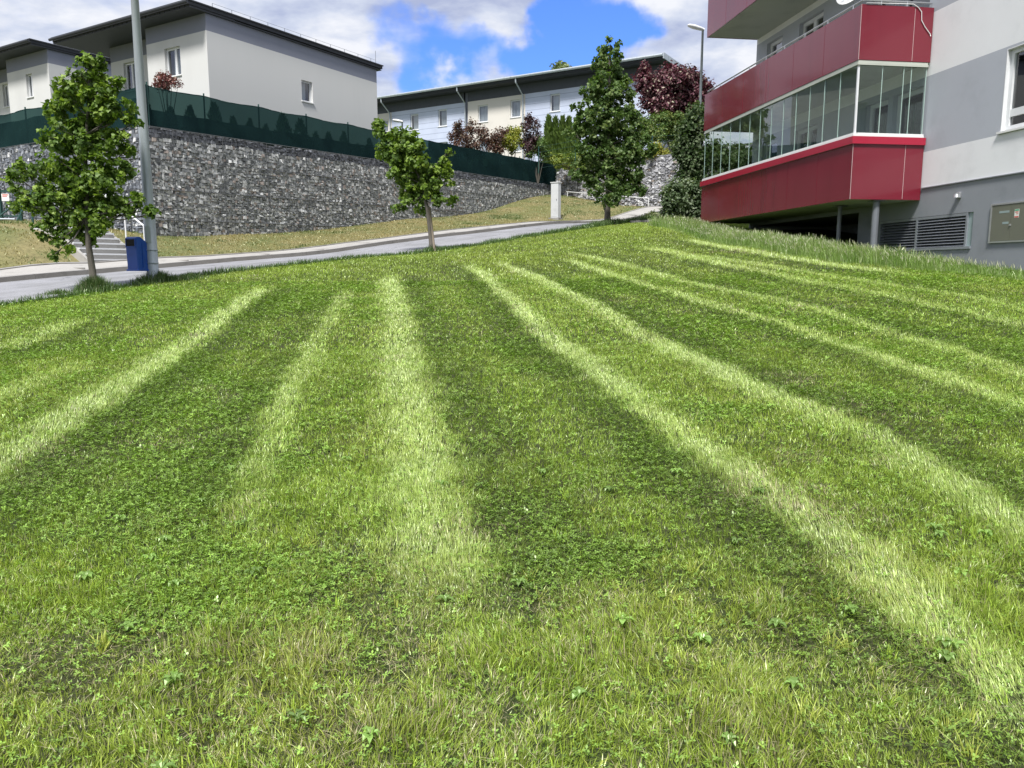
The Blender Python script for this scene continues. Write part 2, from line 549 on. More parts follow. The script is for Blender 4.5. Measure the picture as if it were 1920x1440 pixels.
def clad_mat():
    """pale blue boards with fine horizontal joints"""
    m_, nt, N, L = mat_new('blue_boards')
    o = N.new('ShaderNodeOutputMaterial'); b = N.new('ShaderNodeBsdfPrincipled'); L.new(b.outputs[0], o.inputs[0])
    b.inputs['Roughness'].default_value = .6
    tc = N.new('ShaderNodeTexCoord'); sp = N.new('ShaderNodeSeparateXYZ'); L.new(tc.outputs['Object'], sp.inputs[0])
    a = N.new('ShaderNodeMath'); a.operation = 'MULTIPLY'; L.new(sp.outputs[2], a.inputs[0]); a.inputs[1].default_value = 2.2
    f = N.new('ShaderNodeMath'); f.operation = 'FRACT'; L.new(a.outputs[0], f.inputs[0])
    r = N.new('ShaderNodeValToRGB'); L.new(f.outputs[0], r.inputs[0])
    r.color_ramp.elements[0].position = .05; r.color_ramp.elements[0].color = (.30, .34, .44, 1)
    r.color_ramp.elements[1].position = .13; r.color_ramp.elements[1].color = (.50, .55, .68, 1)
    nz = N.new('ShaderNodeTexNoise'); nz.inputs['Scale'].default_value = 1.2; L.new(tc.outputs['Object'], nz.inputs['Vector'])
    mr = N.new('ShaderNodeMapRange'); L.new(nz.outputs['Fac'], mr.inputs[0]); mr.inputs[3].default_value = .88; mr.inputs[4].default_value = 1.1
    sc = N.new('ShaderNodeVectorMath'); sc.operation = 'SCALE'; L.new(r.outputs[0], sc.inputs[0]); L.new(mr.outputs[0], sc.inputs['Scale'])
    L.new(sc.outputs[0], b.inputs['Base Color'])
    return m_


M = dict(
    ground=tinted('turf_soil', .95, 9, .35, .8, 30),
    garden=simple('garden_soil', (.07, .10, .035), .95, noise_amt=.3, noise_scale=2, bump=.5),
    asphalt=asphalt_mat(),
    paving=simple('concrete_paving', (.36, .345, .32), .85, noise_amt=.16, noise_scale=1.6, bump=.3),
    kerb=simple('kerb_stone', (.27, .26, .25), .85, noise_amt=.2, noise_scale=2.5, bump=.3),
    kerbside=simple('kerb_face', (.19, .18, .165), .9, noise_amt=.2, noise_scale=2.5),
    red_paint=simple('red_marking', (.42, .17, .15), .85, noise_amt=.35, noise_scale=9),
    iron=simple('drain_iron', (.05, .048, .045), .6, noise_amt=.2),
    cream=simple('cream_render', (.575, .575, .56), .9, noise_amt=.035, noise_scale=.5, bump=.15, bump_scale=80, streak=True),
    pale=simple('pale_render', (.74, .745, .76), .9, noise_amt=.05, noise_scale=1.1, bump=.2, bump_scale=70),
    mid=simple('grey_render', (.40, .42, .465), .9, noise_amt=.05, noise_scale=1.1, bump=.2, bump_scale=70),
    plinth=simple('plinth_render', (.235, .25, .275), .9, noise_amt=.09, noise_scale=1.4, bump=.25, bump_scale=70),
    band=simple('grey_band_render', (.21, .225, .275), .9, noise_amt=.04, noise_scale=.7),
    eaveband=simple('dark_eave_render', (.085, .092, .11), .9, noise_amt=.06),
    roof=simple('anthracite_roof', (.030, .033, .040), .75, noise_amt=.12, noise_scale=1.5),
    soffit=simple('dark_soffit', (.035, .038, .045), .6, noise_amt=.15),
    beige=simple('beige_render', (.64, .605, .55), .9, noise_amt=.04, noise_scale=.6),
    clad=clad_mat(),
    frame=simple('white_frame', (.66, .67, .68), .35, noise_amt=.03, noise_scale=4),
    glass=glassy('window_glass', (.74, .79, .81), 3.6),
    curtain=simple('curtain', (.52, .53, .55), .9, noise_amt=.3, noise_scale=6, streak=True),
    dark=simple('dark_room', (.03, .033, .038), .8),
    red=simple('red_panel', (.165, .0125, .025), .26, noise_amt=.10, noise_scale=1.6, spec=.6, coat=.35, streak=True),
    redcap=simple('red_coping', (.36, .016, .042), .3, noise_amt=.06, noise_scale=.8, spec=.5, coat=.3),
    seam=simple('panel_joint', (.50, .36, .36), .6),
    joint=simple('dark_joint', (.07, .012, .018), .6),
    concrete=simple('balcony_concrete', (.40, .42, .37), .85, noise_amt=.1, noise_scale=1.2),
    balglass=glassy('balcony_glass', (.90, .95, .93), 1.7, .008),
    edge=simple('glass_edge', (.42, .55, .50), .3),
    alu=simple('aluminium', (.48, .49, .50), .35, .6, noise_amt=.06),
    rail=simple('steel_rail', (.50, .51, .52), .3, .8, noise_amt=.08),
    white=simple('white_metal', (.70, .70, .69), .4, noise_amt=.04),
    galv=simple('galvanised_steel', (.42, .46, .49), .45, .35, noise_amt=.14, noise_scale=6, streak=True),
    post=simple('steel_post', (.17, .18, .20), .5, .3, noise_amt=.1),
    louvre=simple('louvre_metal', (.27, .29, .32), .5, .3, noise_amt=.08),
    cabinet=simple('cabinet_paint', (.145, .148, .115), .5, noise_amt=.06),
    panel=simple('grey_green_panel', (.27, .34, .34), .5, noise_amt=.08),
    sticker=simple('sticker_white', (.72, .72, .68), .5, noise_amt=.02),
    sgreen=simple('sticker_green', (.08, .35, .2), .5),
    sred=simple('sticker_red', (.55, .10, .08), .5),
    bin=simple('blue_plastic', (.012, .075, .40), .33, noise_amt=.12, noise_scale=5, spec=.5),
    black=simple('black_hole', (.008, .008, .01), .8),
    pillar=simple('pillar_concrete', (.52, .53, .54), .8, noise_amt=.07, noise_scale=3),
    stonebody=simple('gabion_core', (.10, .103, .107), .95, noise_amt=.3, noise_scale=12),
    stone=tinted('gabion_stone', .88, 14, .3, .5, 50),
    wire=simple('cage_wire', (.10, .105, .11), .6, .3),
    net=netting_mat(),
    greenpost=simple('green_post', (.012, .055, .045), .5),
    bark=simple('young_bark', (.095, .085, .070), .9, noise_amt=.3, noise_scale=14, bump=.6, streak=True),
    stake=simple('wood_stake', (.20, .165, .125), .9, noise_amt=.25, noise_scale=10, streak=True),
    leaf=leafy('leaf', .44, .04, .5),
    leafdull=leafy('leaf_far', .25, .05, .5),
    purple=leafy('purple_leaf', .2, .07, .45, hue=(1.5, .6, .7)),
    grass=leafy('grass_blade', .30, .08, .38, hue=(1.1, 1.2, .5)),
    daisy=simple('daisy_white', (.8, .8, .76), .7),
)


# ------------------------------------------------------------------ the ground sheet, road, kerb, pavement
S0 = W0[:2].copy()


def wall1_side(x, y):
    """a (along the front gabion wall) and b (behind it) of a point"""
    rx = x-W0[0]; ry = y-W0[1]
    return rx*A[0]+ry*A[1], rx*B[0]+ry*B[1]


def lawn_mask(x, y):
    dn, _ = seg_dist(x, y, NP)
    k = (x-FO[0])*D1[0]+(y-FO[1])*D1[1]; m_ = (x-FO[0])*D2[0]+(y-FO[1])*D2[1]
    return (dn < -0.02) & ~((m_ > 0.0) & (k < 8.6))


def build_ground():
    ext = lambda a, s: np.array([a+s*q for q in (700, 300, 120, 50, 20, 8)])
    xs = np.concatenate([ext(GX0, -1), gx, ext(GX1, 1)[::-1]])
    ys = np.concatenate([ext(GY0, -1), gy, ext(GY1, 1)[::-1]])
    X, Y = np.meshgrid(xs, ys)
    Z = H(X, Y)
    nx, ny = len(xs), len(ys)
    v = np.stack([X, Y, Z], -1).reshape(-1, 3)
    i = (np.arange(ny-1)[:, None]*nx+np.arange(nx-1)[None, :]).ravel()
    f = np.stack([i, i+1, i+1+nx, i+nx], 1)
    x = v[:, 0]; y = v[:, 1]
    dn, _ = seg_dist(x, y, NP)
    c = np.zeros((len(v), 3)); nz = fbm(x*.8, y*.8, 3)[:, None]
    lawn = np.array([.030, .050, .013]); lawn2 = np.array([.050, .050, .022])
    dry = np.array([.21, .18, .085]); dry2 = np.array([.11, .135, .045])
    c = np.where((dn < 0)[:, None], lawn+(lawn2-lawn)*nz, dry2+(dry-dry2)*np.clip(nz*1.6-.2, 0, 1))
    o = mesh_np('ground', v, f, M['ground'], colr=c, smooth=True)
    tag(o, kind='structure')


def resample(pts, step=.5):
    pts = np.asarray(pts, float)[:, :2]
    # Catmull-Rom through the stations
    out = []
    q = np.vstack([2*pts[0]-pts[1], pts, 2*pts[-1]-pts[-2]])
    for i in range(1, len(q)-2):
        nst = max(2, int(np.linalg.norm(q[i+1]-q[i])/step))
        for t in np.arange(nst)/nst:
            a, b, c, d = q[i-1], q[i], q[i+1], q[i+2]
            out.append(.5*((2*b)+(-a+c)*t+(2*a-5*b+4*c-d)*t*t+(-a+3*b-3*c+d)*t**3))
    out.append(pts[-1])
    return np.array(out)


RC = resample(NP)
_t = np.gradient(RC, axis=0); _t /= np.linalg.norm(_t, axis=1)[:, None]
RP = np.stack([-_t[:, 1], _t[:, 0]], 1)


def strip(name, w0, w1, dz, nseg, mat, parent=None, skirt=0.0, a0=0, a1=None):
    rc, rp = RC[a0:a1], RP[a0:a1]
    ws = np.linspace(w0, w1, nseg+1)
    V = []
    for w in ws:
        q = rc+rp*w
        V.append(np.stack([q[:, 0], q[:, 1], H(q[:, 0], q[:, 1])+dz], 1))
    mi = [0]*(nseg)
    if skirt:
        b0 = V[0].copy(); b0[:, 2] -= skirt
        b1 = V[-1].copy(); b1[:, 2] -= skirt
        V = [b0]+V+[b1]
        mi = [1]+mi+[1]
    V = np.stack(V, 1)
    n1, n2 = V.shape[:2]
    i = (np.arange(n1-1)[:, None]*n2+np.arange(n2-1)[None, :]).ravel()
    f = np.stack([i, i+n2, i+n2+1, i+1], 1)
    midx = np.tile(mi, n1-1)
    return mesh_np(name, V.reshape(-1, 3), f, mat if isinstance(mat, list) else [mat, mat], parent, midx=midx, smooth=not skirt)


def build_road():
    tag(strip('road', -.06, RW, .03, 8, M['asphalt']), kind='structure')
    tag(strip('kerb', RW, RW+.15, .14, 1, [M['kerb'], M['kerbside']], skirt=.2), kind='structure')
    tag(strip('pavement', RW+.15, RW+PW, .135, 2, [M['paving'], M['kerbside']], skirt=.2), kind='structure')
    tag(strip('garden_edging', RW+PW, RW+PW+.07, .16, 1, [M['kerb'], M['kerbside']], skirt=.25), kind='structure')
    mbj = MB()
    for j in range(4, len(RC)-2, 2):
        q = RC[j]; d_ = _t[j]; n_ = RP[j]
        z = float(H(*(q+n_*(RW+.07))))
        mbj.obox(q, d_, n_, -.006, .006, RW-.004, RW+.15, z-.05, z+.1425)
        z = float(H(*(q+n_*(RW+.7))))
        if j % 4 == 0: mbj.obox(q, d_, n_, -.006, .006, RW+.16, RW+PW-.01, z+.1, z+.1375)
    tag(mbj.build('kerb_joints', M['kerbside']), kind='structure')
    # faded red survey paint
    mb = MB()
    for (x0, x1, off) in ((862, 892, 438), (884, 905, 436.5), (898, 921, 433)):
        a = ground_hit(x0, off+1.5); b = ground_hit(x1, off-1.0)
        d = unit((b-a)[:2]); p_ = np.array([-d[1], d[0]])*.11
        nn = 6
        for i in range(nn):
            q0 = a+(b-a)*i/nn; q1 = a+(b-a)*(i+1)/nn
            pts = [(q0[:2]-p_), (q1[:2]-p_), (q1[:2]+p_), (q0[:2]+p_)]
            mb.quad(*[(q[0], q[1], float(H(q[0], q[1]))+.036) for q in pts])
    tag(mb.build('road_marking', M['red_paint']), 'faded red paint marks across the grey road beside the kerb', 'road marking')
    g = ground_hit(338, 523)
    d = _t[np.argmin(((RC-g[:2])**2).sum(1))]; n_ = np.array([-d[1], d[0]])
    t = empty('drain_grate', (g[0], g[1], g[2]), 'small dark iron drain grate in the road behind the lamp post', 'drain')
    mb = MB()
    mb.obox(g, d, n_, -.28, .28, -.2, -.16, g[2]+.03, g[2]+.05); mb.obox(g, d, n_, -.28, .28, .16, .2, g[2]+.03, g[2]+.05)
    mb.build('frame', M['iron'], t)
    mb = MB()
    for k in range(7): mb.obox(g, d, n_, -.26+k*.08, -.225+k*.08, -.158, .158, g[2]+.031, g[2]+.045)
    mb.build('grate', M['iron'], t)
    # short pale edging beside the far end of the lawn
    a = ground_hit(1182, 419); b = ground_hit(1243, 417)
    d = unit((b-a)[:2]); L_ = np.linalg.norm((b-a)[:2]); nn = np.array([-d[1], d[0]])
    mb = MB()
    for i in range(6):
        z = float(H(*(a[:2]+d*L_*(i+.5)/6)))
        mb.obox(a, d, nn, L_*i/6+.01, L_*(i+1)/6-.01, 0, .22, z-.1, z+.10+.01*(i % 2))
    tag(mb.build('stone_edging', M['kerb']), 'low pale stone edging at the far corner of the lawn', 'edging')


build_ground()
build_road()

# ------------------------------------------------------------------ upper garden ground behind the gabion walls
W2D = unit((Q1-Q0)[:2]); W2N = np.array([W2D[1], -W2D[0]])        # normal towards the camera
if W2N[1] > 0: W2N = -W2N
WTOP = lambda k: 6.32+.0245*k


def sm(t): t = np.clip(t, 0, 1); return t*t*(3-2*t)


def UZ(x, y):
    a, b = wall1_side(np.asarray(x, float), np.asarray(y, float))
    return 6.27+.0245*np.clip(a, 0, 60)+2.6*sm((a-27)/9)+.95*sm((-b+.5)/2.0)*(1-sm((a-28)/8))


def build_upper():
    aa = np.arange(.4, 90, .6); bb = np.arange(-40, 70, .6)
    Ag, Bg = np.meshgrid(aa, bb)
    X = W0[0]+A[0]*Ag+B[0]*Bg; Y = W0[1]+A[1]*Ag+B[1]*Bg
    Z = UZ(X, Y)+(fbm(X*.7, Y*.7, 9)-.5)*.08
    n2 = len(aa)
    i = (np.arange(len(bb)-1)[:, None]*n2+np.arange(n2-1)[None, :])
    cx = (X[:-1, :-1]+X[1:, 1:])/2; cy = (Y[:-1, :-1]+Y[1:, 1:])/2
    ca = (Ag[:-1, :-1]+Ag[1:, 1:])/2; cb = (Bg[:-1, :-1]+Bg[1:, 1:])/2
    behind2 = ((cx-Q0[0])*W2N[0]+(cy-Q0[1])*W2N[1]) < -.35
    keep = ((cb > .45) | (behind2 & (ca > 20)))
    keep &= ~((cb < .45) & (ca < 29.6) & ~behind2)
    i = i[keep]
    f = np.stack([i, i+1, i+1+n2, i+n2], 1)
    o = mesh_np('garden_terrace', np.stack([X, Y, Z], -1), f, M['garden'], smooth=True)
    tag(o, kind='structure')


build_upper()


# ------------------------------------------------------------------ gabion walls
CUBE = np.array([[-1, -1, -1], [1, -1, -1], [1, 1, -1], [-1, 1, -1], [-1, -1, 1], [1, -1, 1], [1, 1, 1], [-1, 1, 1]], float)*.5
CF = np.array([[0, 3, 2, 1], [4, 5, 6, 7], [0, 1, 5, 4], [1, 2, 6, 5], [2, 3, 7, 6], [3, 0, 4, 7]])


def gabion(label, O, d, n_, k0, k1, zb, zt, sx, sz, pal, rough=False, wires=True, dark_top=0.0, group='gabion retaining walls'):
    """O: origin, d along, n_ outward; zb/zt functions of k"""
    root = empty('gabion_wall', (O[0]+d[0]*(k0+k1)/2, O[1]+d[1]*(k0+k1)/2, zb((k0+k1)/2)), label, 'gabion wall', group)
    mb = MB()
    nseg = max(1, int((k1-k0)/2))
    for i in range(nseg):
        a = k0+(k1-k0)*i/nseg; b = k0+(k1-k0)*(i+1)/nseg
        c = []
        for zf, dz in ((zb, -.5), (zt, -.06)):
            for k, m_ in ((a, -.08), (b, -.08), (b, -1.0), (a, -1.0)):
                q = np.array(O[:2])+d*k+n_*m_
                c.append((q[0], q[1], zf(k)+dz))
        mb.hexa(c)
    mb.build('core', M['stonebody'], root)
    R = RNG
    vs, cs = [], []
    z = min(zb(k0), zb(k1), zb((k0+k1)/2))-.3
    ztm = max(zt(k0), zt(k1))
    while z < ztm+.05:
        h = sz*R.uniform(.7, 1.35)
        k = k0-R.uniform(0, .1)
        while k < k1:
            w = sx*R.uniform(.45, 1.6)
            kc = min(max(k+w/2, k0+.05), k1-.05)
            zc = z+h/2+.03*math.sin(kc*2.1+z*3)
            # two small stones in place of one now and then
            parts = [(kc, zc, w, h)]
            if R.random() < .25: parts = [(kc, zc-h*.25, w, h*.5), (kc+R.uniform(-.02, .02), zc+h*.25, w*.95, h*.48)]
            for (kc_, zc_, w_, h_) in parts:
                if zc_ < zb(kc_)-.25 or zc_+h_*.3 > zt(kc_): continue
                dep = .16
                cub = CUBE*np.array([w_-.004, dep, h_-.004])*R.uniform(.93, 1.0)
                cub = cub+R.normal(0, 1, (8, 3))*np.array([.11*w_, .012, .11*h_])*(1.7 if rough else 1)
                an = R.normal(0, .28 if rough else .07)
                ca_, sa_ = math.cos(an), math.sin(an)
                x_ = cub[:, 0]*ca_-cub[:, 2]*sa_; z_ = cub[:, 0]*sa_+cub[:, 2]*ca_
                out = -.06+R.uniform(-.018, .022)+cub[:, 1]
                q = np.stack([O[0]+d[0]*(kc_+x_)+n_[0]*out, O[1]+d[1]*(kc_+x_)+n_[1]*out, zc_+z_], 1)
                vs.append(q)
                r = R.random(); acc = 0
                for pr, cc in pal:
                    acc += pr
                    if r <= acc: break
                cc = np.array(cc)*R.uniform(.78, 1.22)
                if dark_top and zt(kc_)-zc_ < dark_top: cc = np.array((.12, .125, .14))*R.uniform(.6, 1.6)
                cs.append(np.tile(cc, (8, 1)))
            k += w
        z += h
    vs = np.array(vs); nb = len(vs)
    f = (CF[None]+(np.arange(nb)*8)[:, None, None]).reshape(-1, 4)
    mesh_np('stone_fill', vs.reshape(-1, 3), f, M['stone'], root, colr=np.concatenate(cs))
    if wires:
        mb = MB()

        def bar(ka, za, kb, zb_, r):
            p0 = np.array(O[:2])+d*ka+n_*.055; p1 = np.array(O[:2])+d*kb+n_*.055
            mb.tube([(p0[0], p0[1], za), (p1[0], p1[1], zb_)], r, 4, cap=False)
        k = k0
        while k < k1:
            major = abs((k-k0) % 1.0) < .05
            bar(k, zb(k)-.1, k, zt(k)-.02, .012 if major else .0034)
            k += .20 if not rough else .25
        zz = zt(k0)
        j = 0
        while zz > min(zb(k0), zb(k1)):
            kk = np.linspace(k0, k1, 16)
            dz = zt(k0)-zz
            r = .013 if j % 2 == 0 else .003
            for a, b in zip(kk[:-1], kk[1:]):
                if zt(a)-dz > zb(a)-.1: bar(a, zt(a)-dz-.01, b, zt(b)-dz-.01, r)
            zz -= .5 if not rough else .5
            j += 1
        mb.build('wire_cage', M['wire'], root)
    return root


GREY = [(.34, (.24, .25, .25)), (.27, (.35, .355, .35)), (.11, (.18, .187, .195)), (.06, (.34, .29, .26)), (.13, (.52, .525, .52)), (.08, (.66, .66, .65))]
GREYL = [(.38, (.17, .185, .215)), (.30, (.25, .265, .295)), (.14, (.12, .13, .15)), (.12, (.36, .37, .39)), (.06, (.60, .60, .61))]
PALE = [(.38, (.33, .33, .345)), (.30, (.45, .45, .465)), (.12, (.20, .20, .215)), (.14, (.60, .60, .60)), (.06, (.34, .29, .25))]


def zbase(O, d, n_):
    return lambda k: float(H(O[0]+d[0]*k+n_[0]*.1, O[1]+d[1]*k+n_[1]*.1))


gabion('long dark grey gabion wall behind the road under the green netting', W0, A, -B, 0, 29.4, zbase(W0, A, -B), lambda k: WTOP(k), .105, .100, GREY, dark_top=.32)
gabion('side gabion wall turning left from the corner behind the lamp post and stairs', W0, B, -A, .0, 16, zbase(W0, B, -A), lambda k: 6.32, .14, .10, GREYL)
gabion('pale gabion wall with sloping handrail behind the far tree', Q0, W2D, W2N, -.6, 14, zbase(Q0, W2D, W2N), lambda k: 8.02-.01*k, .20, .13, PALE, rough=True)


# ------------------------------------------------------------------ privacy netting on the walls
def netting(label, O, d, n_, k0, k1, zt, hgt, step, dbls=None, group='green privacy netting on the gabion walls'):
    mid = np.array(O[:2])+d*(k0+k1)/2
    root = empty('privacy_fence', (mid[0], mid[1], zt((k0+k1)/2)), label, 'fence', group)
    ks = np.arange(k0, k1+.01, .25)
    rows = np.linspace(0, 1, 7)
    V = []
    for k in ks:
        sag = -.05*math.sin(math.pi*((k-k0) % step)/step)
        for t in rows:
            o_ = -.22+.035*math.sin(k*2.3+t*3)*math.sin(math.pi*((k-k0) % step)/step)+.02*math.sin(k*9+t*5)
            q = np.array(O[:2])+d*k+n_*o_
            V.append((q[0], q[1], zt(k)+.0+(hgt+sag)*t))
    n2 = len(rows)
    i = (np.arange(len(ks)-1)[:, None]*n2+np.arange(n2-1)[None, :]).ravel()
    mesh_np('netting', V, np.stack([i, i+n2, i+n2+1, i+1], 1), M['net'], root, smooth=True)
    for dbl in (dbls or ()):
        ks2 = np.arange(dbl[0], dbl[1]+.01, .25); rows2 = np.linspace(0, dbl[2], 6); V = []
        for k in ks2:
            for t in rows2:
                o_ = -.205+.03*math.sin(k*1.7+t*4)+.02*math.sin(k*7+t*5)
                q = np.array(O[:2])+d*k+n_*o_; V.append((q[0], q[1], zt(k)+.01+(hgt-.04)*t+.015*math.sin(k*3)))
        n2 = len(rows2); i = (np.arange(len(ks2)-1)[:, None]*n2+np.arange(n2-1)[None, :]).ravel()
        mesh_np('netting', V, np.stack([i, i+n2, i+n2+1, i+1], 1), M['net'], root, smooth=True)
    k = k0+.05
    while k <= k1+.02:
        mb = MB()
        q = np.array(O[:2])+d*k+n_*(-.29)
        mb.tube([(q[0], q[1], zt(k)-.3), (q[0], q[1], zt(k)+hgt+.09)], .028, 8)
        mb.build('fence_post', M['greenpost'], root)
        k += step
    mb = MB()
    for fr in (.02, .99):
        pts = []
        for k in ks[::2]:
            q = np.array(O[:2])+d*k+n_*(-.25); pts.append((q[0], q[1], zt(k)+hgt*fr-(.05*math.sin(math.pi*((k-k0) % step)/step) if fr > .5 else 0)))
        mb.tube(pts, .012 if fr > .5 else .03, 5)
    mb.build('tension_wire', M['greenpost'], root)


netting('dark green privacy netting on posts along the front gabion wall', W0, A, -B, .1, 29.3, lambda k: WTOP(k), 1.36, 2.43, ((15.5, 29.3, 1.0), (.1, 15.45, .42)))
netting('dark green privacy netting on posts above the side gabion wall at left', W0, B, -A, .1, 16, lambda k: 6.32, 1.34, 2.5, ((.1, 16, .74),))


# ------------------------------------------------------------------ facades and windows
def facade(mb, O, d, n_, k0, k1, z0, z1, holes, bands, rev=.14):
    """wall face with real openings; bands: list of (z upper limit, material index)"""
    ks = sorted({k0, k1}|{h[0] for h in holes}|{h[1] for h in holes})
    zs = sorted({z0, z1}|{h[2] for h in holes}|{h[3] for h in holes}|{b[0] for b in bands if z0 < b[0] < z1})
    O = np.array(O[:2])

    def pt(k, z, m_=0.0):
        q = O+d*k+n_*m_; return (q[0], q[1], z)
    for a, b in zip(ks[:-1], ks[1:]):
        for c, e in zip(zs[:-1], zs[1:]):
            if any(h[0] <= (a+b)/2 <= h[1] and h[2] <= (c+e)/2 <= h[3] for h in holes): continue
            mi = next((m_ for lim, m_ in bands if (c+e)/2 < lim), bands[-1][1])
            mb.quad(pt(a, c), pt(b, c), pt(b, e), pt(a, e), mi)
    for h in holes:
        mi = next((m_ for lim, m_ in bands if (h[2]+h[3])/2 < lim), bands[-1][1])
        a, b, c, e = h[:4]
        mb.quad(pt(a, c), pt(a, e), pt(a, e, -rev), pt(a, c, -rev), mi); mb.quad(pt(b, c), pt(b, c, -rev), pt(b, e, -rev), pt(b, e), mi)
        mb.quad(pt(a, c), pt(a, c, -rev), pt(b, c, -rev), pt(b, c), mi); mb.quad(pt(a, e), pt(b, e), pt(b, e, -rev), pt(a, e, -rev), mi)


def window(parent, O, d, n_, h, mull=(), trans=(), rev=.12, fw=.07, sill=True, curtain=.55):
    """frame (> pane, curtain) and sill in an opening"""
    a, b, c, e = h[:4]
    mb = MB()
    m0, m1 = -rev-.05, -rev+.02
    mb.obox(O, d, n_, a+.003, a+fw, m0, m1, c+.003, e-.003); mb.obox(O, d, n_, b-fw, b-.003, m0, m1, c+.003, e-.003)
    mb.obox(O, d, n_, a+fw, b-fw, m0, m1, c+.003, c+fw); mb.obox(O, d, n_, a+fw, b-fw, m0, m1, e-fw, e-.003)
    for t in mull:
        k = a+(b-a)*t; mb.obox(O, d, n_, k-fw*.8, k+fw*.8, m0, m1-.004, c+fw, e-fw)
    for t in trans:
        z = c+(e-c)*t; mb.obox(O, d, n_, a+fw, b-fw, m0, m1-.008, z-fw*.7, z+fw*.7)
    w = mb.build('window', M['frame'], parent)
    g = MB()

    def pt(k, z, m_):
        q = np.array(O[:2])+d*k+n_*m_; return (q[0], q[1], z)
    g.quad(pt(a+fw*.5, c+fw*.5, -rev-.02), pt(b-fw*.5, c+fw*.5, -rev-.02), pt(b-fw*.5, e-fw*.5, -rev-.02), pt(a+fw*.5, e-fw*.5, -rev-.02))
    g.build('pane', M['glass'], w)
    if sill:
        s_ = MB(); s_.obox(O, d, n_, a-.04, b+.04, -rev+.021, .05, c-.035, c+.004); s_.build('sill', M['white'], w)
    # room behind: dark back wall and a curtain over part of it
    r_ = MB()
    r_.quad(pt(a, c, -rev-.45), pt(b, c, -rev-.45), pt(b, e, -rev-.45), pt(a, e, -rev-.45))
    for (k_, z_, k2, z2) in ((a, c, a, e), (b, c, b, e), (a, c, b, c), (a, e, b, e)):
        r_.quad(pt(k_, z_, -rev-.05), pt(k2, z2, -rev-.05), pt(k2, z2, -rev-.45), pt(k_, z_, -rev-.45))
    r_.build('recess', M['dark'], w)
    if curtain > 0:
        cu = MB(); nf = 14; k_end = a+(b-a)*curtain
        pr = None
        for i in range(nf+1):
            k = a+(k_end-a)*i/nf; m_ = -rev-.14-.03*(i % 2)
            if pr is not None:
                cu.quad(pt(pr[0], c+.05, pr[1]), pt(k, c+.05, m_), pt(k, e-.03, m_), pt(pr[0], e-.03, pr[1]))
            pr = (k, m_)
        cu.build('curtain', M['curtain'], w)
    return w


def rect_on(O, d, x0, y0, x1, y1):
    """opening from its corners as surveyed on a facade line"""
    ka, za = on(O, d, x0, y0); kb, zb = on(O, d, x1, y1)
    return [min(ka, kb), max(ka, kb), min(za, zb), max(za, zb)]


# ------------------------------------------------------------------ detached houses on the terrace
def house(label, Cn, ztop, right_holes, left_holes, back_holes, q1=3.75, q2=7.6, plen=9.75, small_roof=9.1, vent=False):
    Cx = np.array(Cn[:2]); zb = float(UZ(Cx[0], Cx[1]))-.3
    root = empty('terrace_house', (Cx[0]+A[0]*5+B[0]*3.8, Cx[1]+A[1]*5+B[1]*3.8, zb), label, 'house', 'cream houses behind the gabion walls')
    mb = MB()
    bands = [(ztop-.62, 0), (99, 1)]
    nR, nL = -B, -A
    O2 = Cx+A*.85
    facade(mb, Cx, A, nR, 0, plen, zb, ztop, right_holes, bands)
    facade(mb, Cx, B, nL, 0, q1, zb, ztop, left_holes, bands)
    facade(mb, Cx+B*q1, A, B, 0, .85, zb, ztop, [], bands)
    facade(mb, O2, B, nL, q1, q2, zb, ztop, back_holes, bands)
    facade(mb, Cx+B*q2, A, B, .85, plen, zb, ztop, [], bands)
    facade(mb, Cx+A*plen, B, A, 0, q2, zb, ztop, [], bands)
    mb.build('wall', [M['cream'], M['band']], root)
    # flat roof: fascia slab, soffit slats, roof edge trim
    mb = MB(); mb.obox(Cx, A, B, -.80, plen+.3, -.13, small_roof, ztop+.08, ztop+.21); rf = mb.build('roof', M['roof'], root)
    mb = MB(); mb.obox(Cx, A, B, -.85, plen+.34, -.17, small_roof+.04, ztop+.21, ztop+.255); mb.build('roof_edge', M['roof'], rf)
    mb = MB()
    q = -.09
    mb.obox(Cx, A, B, -.76, plen+.26, -.10, small_roof-.03, ztop+.003, ztop+.035)
    while q < small_roof-.1:
        mb.obox(Cx, A, B, -.76, 1.3, q, q+.24, ztop+.035, ztop+.078)
        q += .30
    mb.build('soffit', M['soffit'], rf)
    # gutter along the front edge
    mb = MB()
    g0 = Cx-A*.90-B*.17; g1 = Cx-A*.90+B*(small_roof+.04)
    mb.tube([(g0[0], g0[1], ztop+.15), (g1[0], g1[1], ztop+.15)], .06, 8)
    mb.build('gutter', M['roof'], root)
    for h in right_holes: window(root, Cx, A, nR, h, (), (), curtain=.7)
    for h in left_holes: window(root, Cx, B, nL, h, (.42,), (), curtain=.75)
    for h in back_holes: window(root, O2, B, nL, h, (.5,), (), curtain=.5)
    if vent:
        for k in (1.5, 3.2, 5.0, 7.0, 8.6):
            pass
    # lightning rod clips along the right roof edge, with short rod
    mb = MB()
    for k in np.arange(.3, plen, .9):
        q = Cx+A*k-B*.05; mb.tube([(q[0], q[1], ztop+.3), (q[0], q[1], ztop+.42)], .012, 5)
    q = Cx+A*(plen-.1)-B*.05; mb.tube([(q[0], q[1], ztop+.3), (q[0], q[1], ztop+.85)], .012, 5)
    q0 = Cx+A*.3-B*.05; mb.tube([(q0[0], q0[1], ztop+.42), (q[0], q[1], ztop+.42)], .006, 4)
    mb.build('lightning_rod', M['post'], root)
    return root


